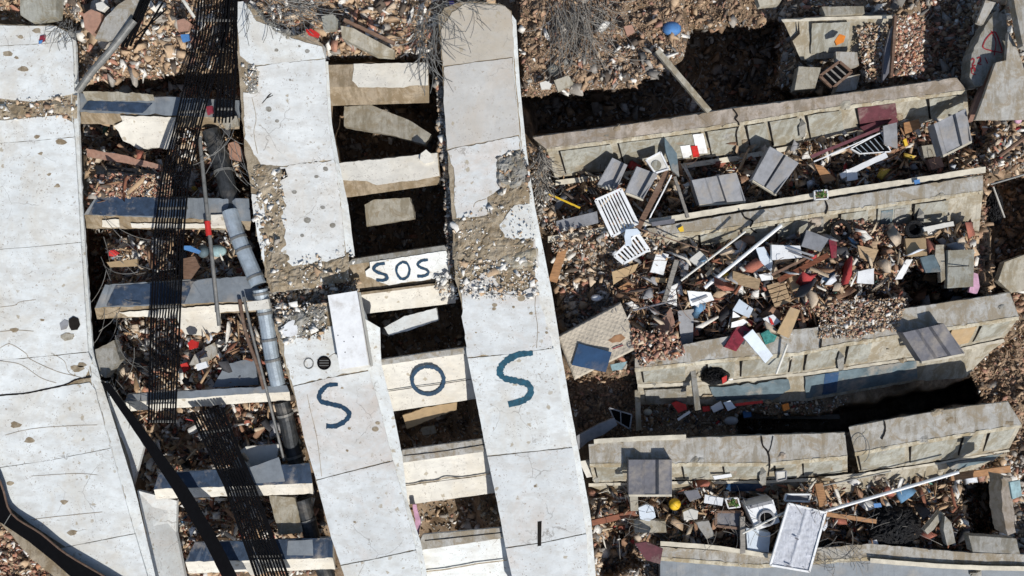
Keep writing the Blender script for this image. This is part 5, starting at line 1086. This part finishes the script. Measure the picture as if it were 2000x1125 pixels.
add('ring', tube([P(633 + 12 * math.cos(k * .3142), 709 + 12 * math.sin(k * .3142), Z2b + .03) for k in range(21)], .02, 6, False), M['black'], vg)
disc(vg, 'hole', 633, 709, 11, Z2b + .029, 'crackm', .006)
for k in (-1, 0, 1): plate('grille_bar', bar((624, 709 + k * 5), (642, 709 + k * 5), 1.3), Z2b + .04, .01, M['steel'], vg)
tag(add('drain_ring', tube([P(603 + 9 * math.cos(k * .3142), 710 + 10 * math.sin(k * .3142), Z2b + .03) for k in range(21)], .012, 6, False), M['steel']), 'faint metal ring left of the round black vent', 'ring')
tag(plate('black_hole_rim', [(134, 625), (143, 619), (152, 622), (156, 634), (150, 644), (140, 645), (133, 638)], Z1 + .05, .03, M['crackm'], None, 1.2), 'black burnt blob on the widest band above a yellow stain', 'blob')
tag(plate('grey_smear', [(117, 632), (126, 623), (134, 628), (130, 643), (120, 645)], Z1 + .035, .012, M['covl'], None, 1.2), 'grey smear left of the black burnt blob', 'smear')
tag(plate('yellow_stain', [(118, 654), (128, 650), (144, 653), (142, 662), (126, 665), (118, 660)], Z1 + .035, .012, M['facade'], None, 1.2), 'yellow green smear under the black burnt blob', 'smear')
pk = tag(plate('net_cloth', [(806, 986), (813, 985), (818, 1005), (822, 1020), (818, 1045), (810, 1062), (806, 1055), (812, 1030)], .5, .05, M['pink'], None, 1.2), 'pink red netting hanging by the lowest cross beam', 'netting')
def lumpy(name, label, cat, cx, cy, rx, ry, z, h, mat, sd):
    n = 34; vs = []; fs = []
    for j in range(n + 1):
        for i in range(n + 1):
            u = i / n * 2 - 1; v = j / n * 2 - 1; s = max(abs(u), abs(v)) or 1; q = s / math.hypot(u, v) if (u or v) else 1; uu, vv = u * q, v * q; rr = math.hypot(uu, vv)
            x = cx + uu * rx * (1 + .25 * mnoise.noise(Vector((uu * 2, vv * 2, sd)))); y = cy + vv * ry * (1 + .25 * mnoise.noise(Vector((vv * 2, uu * 2, sd + 9))))
            vs.append(P(x, y, z + h * (1 - rr ** 3) + .16 * (1 - rr * .7) * abs(mnoise.noise(Vector((uu * 5, vv * 5, sd)))) + .08 * mnoise.noise(Vector((uu * 12, vv * 12, sd)))))
    for j in range(n):
        for i in range(n):
            a = j * (n + 1) + i; fs.append((a, a + n + 1, a + n + 2, a + 1))
    return tag(add(name, (vs, fs), M[mat]), label, cat)
lumpy('plastic_sheet', 'large crumpled black plastic heap at the lower right', 'plastic sheet', 1745, 1028, 54, 44, -.3, .35, 'blackplastic', 3)
lumpy('plastic_bag', 'crumpled black bag with a red corner beside the concrete post', 'bag', 1396, 732, 30, 20, .0, .35, 'blackplastic', 5)
lumpy('plastic_sheet', 'black cloth heap beside the olive wooden block', 'cloth', 1652, 528, 22, 34, -.1, .2, 'blackplastic', 8)
lumpy('plastic_sheet', 'black sheet in the hollow below the teal bag', 'plastic sheet', 1512, 690, 20, 24, -.1, .25, 'blackplastic', 9)
lumpy('plastic_sheet', 'dark cloth hanging over the right end of the second wall', 'cloth', 1938, 405, 22, 40, -1.3, .3, 'blackplastic', 12)
tag(plate('cloth', [(1410, 738), (1420, 733), (1419, 744), (1411, 750)], .42, .05, M['red'], None, .5), 'red cloth corner poking from the crumpled black bag', 'cloth')
# potted yellow green plant at the heap
# ------------------------------------------------------------------ rubble that nobody could count
BASE = np.array([[-1, -1, -1], [1, -1, -1], [1, 1, -1], [-1, 1, -1], [-1, -1, 1], [1, -1, 1], [1, 1, 1], [-1, 1, 1]], float)
BF = np.array([[0, 3, 2, 1], [4, 5, 6, 7], [0, 1, 5, 4], [1, 2, 6, 5], [2, 3, 7, 6], [3, 0, 4, 7]])
def rots(n, flat=1.0):
    q = rng.normal(size=(n, 4)); q[:, 1:3] *= flat; q /= np.linalg.norm(q, axis=1)[:, None]
    w, x, y, z = q.T
    return np.stack([np.stack([1 - 2 * (y * y + z * z), 2 * (x * y - z * w), 2 * (x * z + y * w)], -1), np.stack([2 * (x * y + z * w), 1 - 2 * (x * x + z * z), 2 * (y * z - x * w)], -1), np.stack([2 * (x * z - y * w), 2 * (y * z + x * w), 1 - 2 * (x * x + y * y)], -1)], -2)
def scatter(name, label, poly, dens, smin, smax, mat, zf=None, flat=1.0, asp=(1, .72, .36), powr=2.6, cat='rubble', lift=.25, clump=0.):
    xs = [p[0] for p in poly]; ys = [p[1] for p in poly]; A = (max(xs) - min(xs)) * (max(ys) - min(ys))
    n = int(A * dens * (1.75 if name not in ('plaster_chips', 'household_litter') else 1)); px = rng.uniform(min(xs), max(xs), n); py = rng.uniform(min(ys), max(ys), n)
    wx = px + 14 * vn(px, py, 22, 8); wy = py + 14 * vn(px, py, 22, 9)
    k = inside(poly, wx, wy)
    if clump: k &= (vn(px, py, 30, 11) + .5) > rng.random(n) * clump
    px, py = px[k], py[k]; n = len(px)
    u = rng.random(n); s = smin * (1 - u * (1 - (smin / smax) ** powr)) ** (-1 / powr)      # many small, few large (px radius)
    z = H(px, py) if zf is None else np.full(n, zf)
    s = s * K; z = z + s * lift
    sc = np.stack([s * asp[0] * rng.uniform(.7, 1.3, n), s * asp[1] * rng.uniform(.7, 1.3, n), s * asp[2] * rng.uniform(.6, 1.3, n)], -1)
    pts = BASE[None] * np.clip(rng.uniform(.1, 1.25, (n, 8, 3)), 0, 1.0) * sc[:, None, :] * 1.15
    pts = np.einsum('nij,nkj->nki', rots(n, flat), pts)
    f = K * (D - z) / D; cen = np.stack([(px - 1000) * f, (562.5 - py) * f, z], -1)
    V = (pts + cen[:, None, :]).reshape(-1, 3); Q = (BF[None] + (np.arange(n) * 8)[:, None, None]).reshape(-1, 4)
    o = fastmesh(name, V, Q, [M[mat]]); return tag(o, label, cat, None, 'stuff')
RB = [
 ('brick_rubble', 'broken brick and mortar piled on the floors between the left bands', [(165, 130), (470, 170), (520, 560), (640, 1120), (340, 1120), (180, 600)], .035, 1.5, 11, 'rub_brick'),
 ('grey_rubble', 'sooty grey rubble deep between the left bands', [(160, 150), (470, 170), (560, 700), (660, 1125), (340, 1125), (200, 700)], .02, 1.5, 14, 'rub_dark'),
 ('mixed_rubble', 'beige and grey rubble along the top left', [(-60, -60), (860, -60), (860, 118), (640, 118), (150, 170), (150, 45), (-60, 42)], .045, 1.5, 15, 'rub_mix'),
 ('earth_rubble', 'earthy brown rubble slope right of the central band at the top', [(1005, -60), (1345, -60), (1340, 110), (1240, 178), (1015, 188)], .035, 1.2, 8, 'rub_dirt'),
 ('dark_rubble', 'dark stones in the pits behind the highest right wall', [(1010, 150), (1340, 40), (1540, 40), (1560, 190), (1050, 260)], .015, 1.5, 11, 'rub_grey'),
 ('mixed_rubble', 'mixed rubble around the recessed block at the top right', [(1480, -60), (2060, -60), (2060, 340), (1900, 330), (1890, 160), (1500, 200)], .03, 1.3, 11, 'rub_mix'),
 ('brick_rubble', 'brick chips filling the tray at the top right', [(1745, 30), (1805, 30), (1798, 150), (1740, 155)], .12, 1.3, 6, 'rub_brick', .1),
 ('brick_rubble', 'brick chips heaped on the recessed block', [(1668, 55), (1735, 45), (1728, 150), (1690, 165), (1680, 100)], .09, 1.3, 7, 'rub_mix', .0),
 ('mixed_rubble', 'household rubble in the valley behind the second right wall', [(1075, 310), (1900, 200), (1940, 330), (1075, 465)], .045, 1.3, 11, 'rub_mix'),
 ('brick_rubble', 'reddish chips at the right of the upper valley', [(1580, 320), (1900, 220), (1930, 330), (1600, 372)], .05, 1.2, 7, 'rub_brick'),
 ('beige_rubble', 'fine beige rubble beside the orange brown plank', [(1075, 470), (1290, 470), (1300, 600), (1085, 660)], .1, 1.1, 7, 'rub_grey'),
 ('mixed_rubble', 'mixed rubble of the central heap', [(1180, 480), (1900, 435), (1935, 590), (1600, 680), (1250, 720), (1200, 600)], .07, 1.2, 10, 'rub_mix'),
 ('brick_rubble', 'bright brick chips on the right of the central heap', [(1570, 480), (1780, 430), (1780, 600), (1700, 640), (1570, 650)], .10, 1.2, 6, 'rub_brick'),
 ('brick_rubble', 'brick chips beside the mattress', [(1225, 590), (1325, 590), (1330, 720), (1180, 735), (1250, 680)], .06, 1.3, 9, 'rub_brick'),
 ('grey_rubble', 'grey rubble left of the broken window', [(1095, 720), (1245, 735), (1250, 850), (1130, 860)], .09, 1.2, 8, 'rub_dirt'),
 ('mixed_rubble', 'rubble row above the lowest left wall piece', [(1245, 785), (1660, 775), (1640, 820), (1400, 850), (1250, 845)], .04, 1.2, 8, 'rub_mix'),
 ('mixed_rubble', 'mixed rubble between the lowest wall and the bottom slab', [(1150, 935), (1980, 890), (1985, 1080), (1640, 1075), (1300, 1075), (1160, 1125)], .06, 1.2, 11, 'rub_mix'),
 ('brick_rubble', 'fine brown rubble above the black plastic heap', [(1640, 960), (1850, 930), (1880, 1010), (1700, 1000)], .10, 1.1, 5, 'rub_brick'),
 ('grey_rubble', 'rubble at the right edge below the void', [(1890, 640), (2060, 600), (2060, 960), (1940, 900), (1900, 760)], .07, 1.2, 9, 'rub_dirt'),
 ('grey_rubble', 'coarse broken concrete in the lower middle beside the central band', [(1150, 960), (1240, 1010), (1300, 1125), (1165, 1125)], .05, 1.5, 12, 'rub_grey'),
 ('mixed_rubble', 'rubble at the lower left corner below the black shadow strip', [(-60, 1010), (60, 1040), (150, 1125), (150, 1180), (-60, 1180)], .05, 1.5, 12, 'rub_brick'),
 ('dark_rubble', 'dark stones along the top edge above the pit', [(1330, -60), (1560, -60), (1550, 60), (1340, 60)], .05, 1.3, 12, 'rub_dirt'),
 ('brick_rubble', 'shaded reddish rubble between the brick tray and the graffiti block', [(1800, -60), (1910, -60), (1900, 170), (1800, 160)], .06, 1.3, 9, 'rub_brick'),
 ('brick_rubble', 'fine brick rubble spilt on top of the third wall', [(1585, 590), (1775, 580), (1750, 640), (1700, 652), (1600, 668)], .10, 1.1, 6, 'rub_mix', .47),
 ('brick_rubble', 'brick rubble spilt on the left end of the third wall', [(1225, 640), (1330, 650), (1340, 690), (1250, 720)], .06, 1.3, 10, 'rub_brick', .46),
 ('brick_rubble', 'brick rubble heaped against the navy slab above the left gap', [(185, 340), (335, 340), (335, 386), (190, 384)], .12, 1.2, 6, 'rub_brick', .5),
 ('fine_dust_rubble', 'fine earthy grit over the slope at the top', [(1005, -60), (1345, -60), (1340, 110), (1240, 178), (1015, 188)], .12, .8, 3, 'rub_dirt'),
 ('mixed_rubble', 'rubble spilt on the left end of the second wall', [(1070, 440), (1300, 455), (1290, 500), (1080, 490)], .04, 1.2, 8, 'rub_mix', .37),
 ('mixed_rubble', 'rubble spilt on the right half of the second wall', [(1620, 425), (1790, 440), (1800, 470), (1640, 480)], .05, 1.2, 8, 'rub_brick', .1),
 ('pit_rubble', 'rubble in the dark pits between the two bands', [(640, 130), (870, 130), (1000, 1125), (830, 1125), (700, 560)], .015, 2, 14, 'rub_grey'),
]
for r in RB:
    scatter(r[0], r[1], r[2], r[3], r[4], r[5], r[6], r[7] if len(r) > 7 else None, powr=1.9)
MR = [('rubble_blocks', 'larger broken blocks among the central heap', [(1080, 470), (1900, 440), (1930, 590), (1590, 650), (1330, 700), (1240, 730), (1090, 640)], .0045, 5, 15, 'rub_mix'),
 ('rubble_blocks', 'larger broken blocks in the upper right valley', [(1080, 320), (1900, 200), (1930, 330), (1080, 455)], .0045, 5, 14, 'rub_mix'),
 ('rubble_blocks', 'larger broken blocks above the bottom slab', [(1150, 945), (1980, 900), (1985, 1080), (1300, 1070), (1160, 1125)], .005, 5, 15, 'rub_mix'),
 ('rubble_blocks', 'larger broken blocks on the earth slope and top edge', [(1010, -40), (1340, -40), (1320, 110), (1240, 170), (1015, 180)], .0015, 4, 14, 'rub_dirt'),
 ('rubble_blocks', 'larger broken blocks on the floors between the left bands', [(160, 170), (480, 170), (560, 700), (640, 1125), (350, 1125), (190, 700)], .005, 4, 14, 'rub_brick'),
 ('rubble_blocks', 'larger broken blocks along the top left', [(150, -40), (860, -40), (850, 115), (640, 115), (160, 160)], .003, 4, 18, 'rub_mix'),
 ('rubble_blocks', 'larger broken blocks in the upper right corner', [(1480, -40), (2050, -40), (2050, 340), (1900, 320), (1880, 150), (1500, 190)], .003, 5, 16, 'rub_grey'),
 ('rubble_blocks', 'faintly lit blocks in the pit behind the highest right wall', [(1340, 60), (1530, 50), (1500, 180), (1400, 210), (1060, 255), (1050, 200)], .004, 5, 15, 'rub_grey')]
MR += [('plaster_shards', 'broken plaster shards between the left bands', [(165, 170), (480, 170), (560, 700), (640, 1125), (350, 1125), (190, 700)], .008, 4, 15, 'rub_white'),
 ('plaster_shards', 'broken pale shards among the top rubble', [(150, -40), (1340, -40), (1330, 110), (640, 115), (160, 160)], .0007, 4, 16, 'rub_white'),
 ('rubble_blocks', 'broken masonry on the slopes round the right hand void', [(1890, 320), (2080, 300), (2080, 620), (1925, 600)], .02, 3, 14, 'rub_dirt'),
 ('rubble_blocks', 'broken masonry round the graffiti block', [(1880, -40), (2080, -40), (2080, 340), (1890, 330)], .012, 3, 13, 'rub_mix'),
 ('rubble_blocks', 'broken masonry beside the lower right pillar', [(1860, 900), (2080, 880), (2080, 1100), (1900, 1060)], .015, 3, 12, 'rub_grey')]
for r in MR: scatter(r[0], r[1], r[2], r[3], r[4], r[5], r[6], None, .6, powr=1.8, lift=.5)
for l_, po, de in (('splintered timber strewn over the central heap', [(1190, 480), (1900, 440), (1900, 580), (1590, 640), (1330, 700), (1230, 640)], .007), ('splintered timber strewn through the upper right valley', [(1080, 320), (1900, 210), (1920, 330), (1080, 450)], .005), ('splintered timber strewn above the bottom slab', [(1160, 950), (1900, 930), (1880, 1070), (1300, 1070), (1170, 1060)], .006), ('splintered timber between the left bands', [(170, 200), (490, 200), (560, 760), (600, 1100), (380, 1100), (190, 600)], .004)):
    scatter('timber_splinters', l_, po, de, 5, 20, 'rub_tan', None, .35, (1.2, .2, .1), 1.8, 'splinters', 2.0)
SC = [('household_litter', 'torn scraps of boards, paper and cloth over the central heap', [(1190, 480), (1900, 440), (1900, 580), (1590, 640), (1330, 700), (1230, 640)], .028, 2, 17),
 ('household_litter', 'torn household scraps in the upper right valley', [(1080, 320), (1900, 210), (1920, 330), (1080, 450)], .022, 2, 14),
 ('household_litter', 'torn household scraps above the bottom slab', [(1160, 950), (1900, 930), (1880, 1070), (1300, 1070), (1170, 1060)], .022, 2, 14),
 ('household_litter', 'torn household scraps on the floors between the left bands', [(170, 200), (490, 200), (560, 760), (600, 1100), (380, 1100), (190, 600)], .006, 2.5, 13),
 ('household_litter', 'small scraps above the lowest wall', [(1250, 785), (1600, 780), (1560, 815), (1260, 840)], .014, 2, 6),
 ('household_litter', 'scattered scraps in the upper right corner', [(1900, 150), (2040, 150), (2040, 340), (1900, 330)], .012, 2, 8)]
for n_, l_, po, de, a, b in SC: scatter(n_, l_, po, de, a, b, 'scrap', None, .35, (1.2, .75, .1), 1.8, 'litter', 3.0)
# chips of plaster lying on the broken parts of the bands
CH = [('plaster chips along the break of the central band', [(890, 520), (960, 505), (1045, 510), (1055, 575), (990, 590), (900, 575)], .06, Z3 + .02),
 ('plaster chips on the bare mortar of the central band', [(885, 420), (1045, 380), (1045, 520), (900, 540)], .02, Z3 + .02),
 ('plaster chips on the left side of the upper second band', [(492, 330), (560, 330), (560, 400), (545, 480), (515, 520), (500, 420)], .03, Z2 + .02),
 ('plaster chips at the broken end of the upper second band', [(520, 500), (690, 490), (690, 560), (530, 570)], .015, Z2 + .02),
 ('plaster chips on the broken start of the lower second band', [(535, 600), (640, 590), (640, 660), (545, 670)], .07, Z2b + .02),
 ('plaster chips on the upper left of the second band', [(470, 120), (500, 130), (505, 190), (480, 190)], .05, Z2 + .02),
 ('plaster chips in the crack across the widest band', [(-60, 196), (145, 185), (148, 232), (-60, 240)], .018, Z1 + .01),
 ('plaster chips on the right ends of the small SOS beams', [(848, 532), (890, 525), (895, 590), (856, 585)], .08, .42)]
for l_, po, de, z in CH: scatter('plaster_chips', l_, po, de * .75, .9, 10, 'rub_white', z + .03, .12, (1, .8, .16), 1.7, 'plaster chips')
for l_, po, de, z, m in (('grey crumbs in the gap between the halves of the second band', [(520, 555), (700, 545), (700, 600), (540, 650), (520, 600)], .05, .55, 'rub_grey'), ('dark crumbs along the left edge of the central band', [(850, 150), (868, 150), (893, 520), (878, 520)], .12, .55, 'rub_grey'), ('crumbs on the grey patch of the central band', [(970, 305), (1025, 295), (1035, 380), (980, 380)], .06, Z3 + .01, 'rub_grey'),
    ('brown crumbs in the crack of the widest band', [(-60, 200), (145, 192), (148, 230), (-60, 236)], .02, Z1 + .0, 'rub_dirt'), ('broken lumps between central band and right walls', [(1030, 280), (1070, 290), (1085, 440), (1055, 460)], .07, .1, 'rub_grey')):
    scatter('concrete_crumbs', l_, po, de, 1.2, 8, m, z, 1, (1, .8, .6), 1.7, 'crumbs')
# rebar and reeds
def tangle(label, specs, mat, name='rebar_tangle'):
    pp = []
    for (cx, cy, sx, sy, z, nb, ang, spr, Lmin, Lmax, r) in specs:
        for k in range(nb):
            a = ang + rnd.gauss(0, spr); L = rnd.uniform(Lmin, Lmax); x = cx + rnd.uniform(-sx, sx); y = cy + rnd.uniform(-sy, sy)
            c1 = rnd.uniform(-.8, .8); zz = z + rnd.uniform(-.15, .3); pts = []
            for i in range(6):
                t = i / 5; pts.append(P(x + L * t * math.cos(a + c1 * t), y + L * t * math.sin(a + c1 * t), zz + .15 * math.sin(t * 3 + k)))
            pp.append(tube(pts, r * K, 4))
    return tag(add(name, join(pp), M[mat]), label, 'tangle', None, 'stuff')
tangle('rusty rebar tangle hanging over the top of both middle bands', [(540, 10, 60, 30, 1.0, 70, .5, .7, 30, 90, .55), (840, 60, 25, 50, 1.0, 60, 1.5, .4, 40, 100, .55), (880, 10, 60, 15, .9, 40, .1, .5, 30, 80, .5), (120, 50, 30, 20, 1.0, 30, 2.2, .6, 20, 50, .5)], 'steel')
tangle('grey dry reeds spreading over the earth slope', [(1110, 30, 40, 30, .5, 90, 1.3, .25, 50, 130, .55), (1150, 10, 60, 20, .4, 60, 1.1, .5, 40, 100, .5)], 'wood_g', 'dry_reeds')
tangle('brown wires curling in the void behind the highest wall', [(1310, 190, 30, 16, -1.2, 10, .3, 1.2, 40, 90, .5), (1420, 90, 60, 30, -2.6, 8, .3, 1.2, 20, 60, .4)], 'wood_g', 'wire_tangle')
tangle('thin wires and splinters strewn over the central heap', [(1450, 560, 220, 70, .45, 60, .0, 1.6, 15, 60, .55), (1250, 560, 60, 60, .3, 16, .0, 1.6, 15, 50, .5)], 'wood_b', 'splinters')
tangle('wires and splinters strewn over the lower right rubble', [(1500, 1010, 300, 40, .15, 60, .0, 1.6, 15, 50, .5), (1620, 1080, 60, 20, .1, 30, .4, .6, 20, 60, .5)], 'wood_g', 'splinters')
tangle('wires and splinters strewn over the upper right valley', [(1500, 330, 380, 40, -.3, 60, -.3, .9, 15, 60, .5)], 'wood_b', 'splinters')
tangle('torn roots at the left end of the highest right wall', [(1060, 330, 8, 40, .4, 60, 1.5, .3, 20, 60, .7)], 'wood_g', 'dry_roots')
tangle('hanging cables between the left bands', [(220, 500, 30, 100, .3, 14, 1.1, .4, 60, 130, .6), (235, 700, 30, 60, .3, 16, 1.1, .4, 50, 110, .6), (440, 300, 30, 80, .5, 14, 1.3, .4, 50, 120, .6)], 'steel', 'cable_tangle')
wl = [(1672 + 16 * math.cos(a) + 10, 878 + 26 * math.sin(a), .68) for a in [-2.8 + k * .5 for k in range(9)]]
pipe('wire_loop', 'thin wire loop hanging on the split of the lowest wall', wl, .7, 'steel', 'wire', n=5)
for o in bpy.data.objects:
    for k in ('_w', '_z'):
        if k in o.keys(): del o[k]
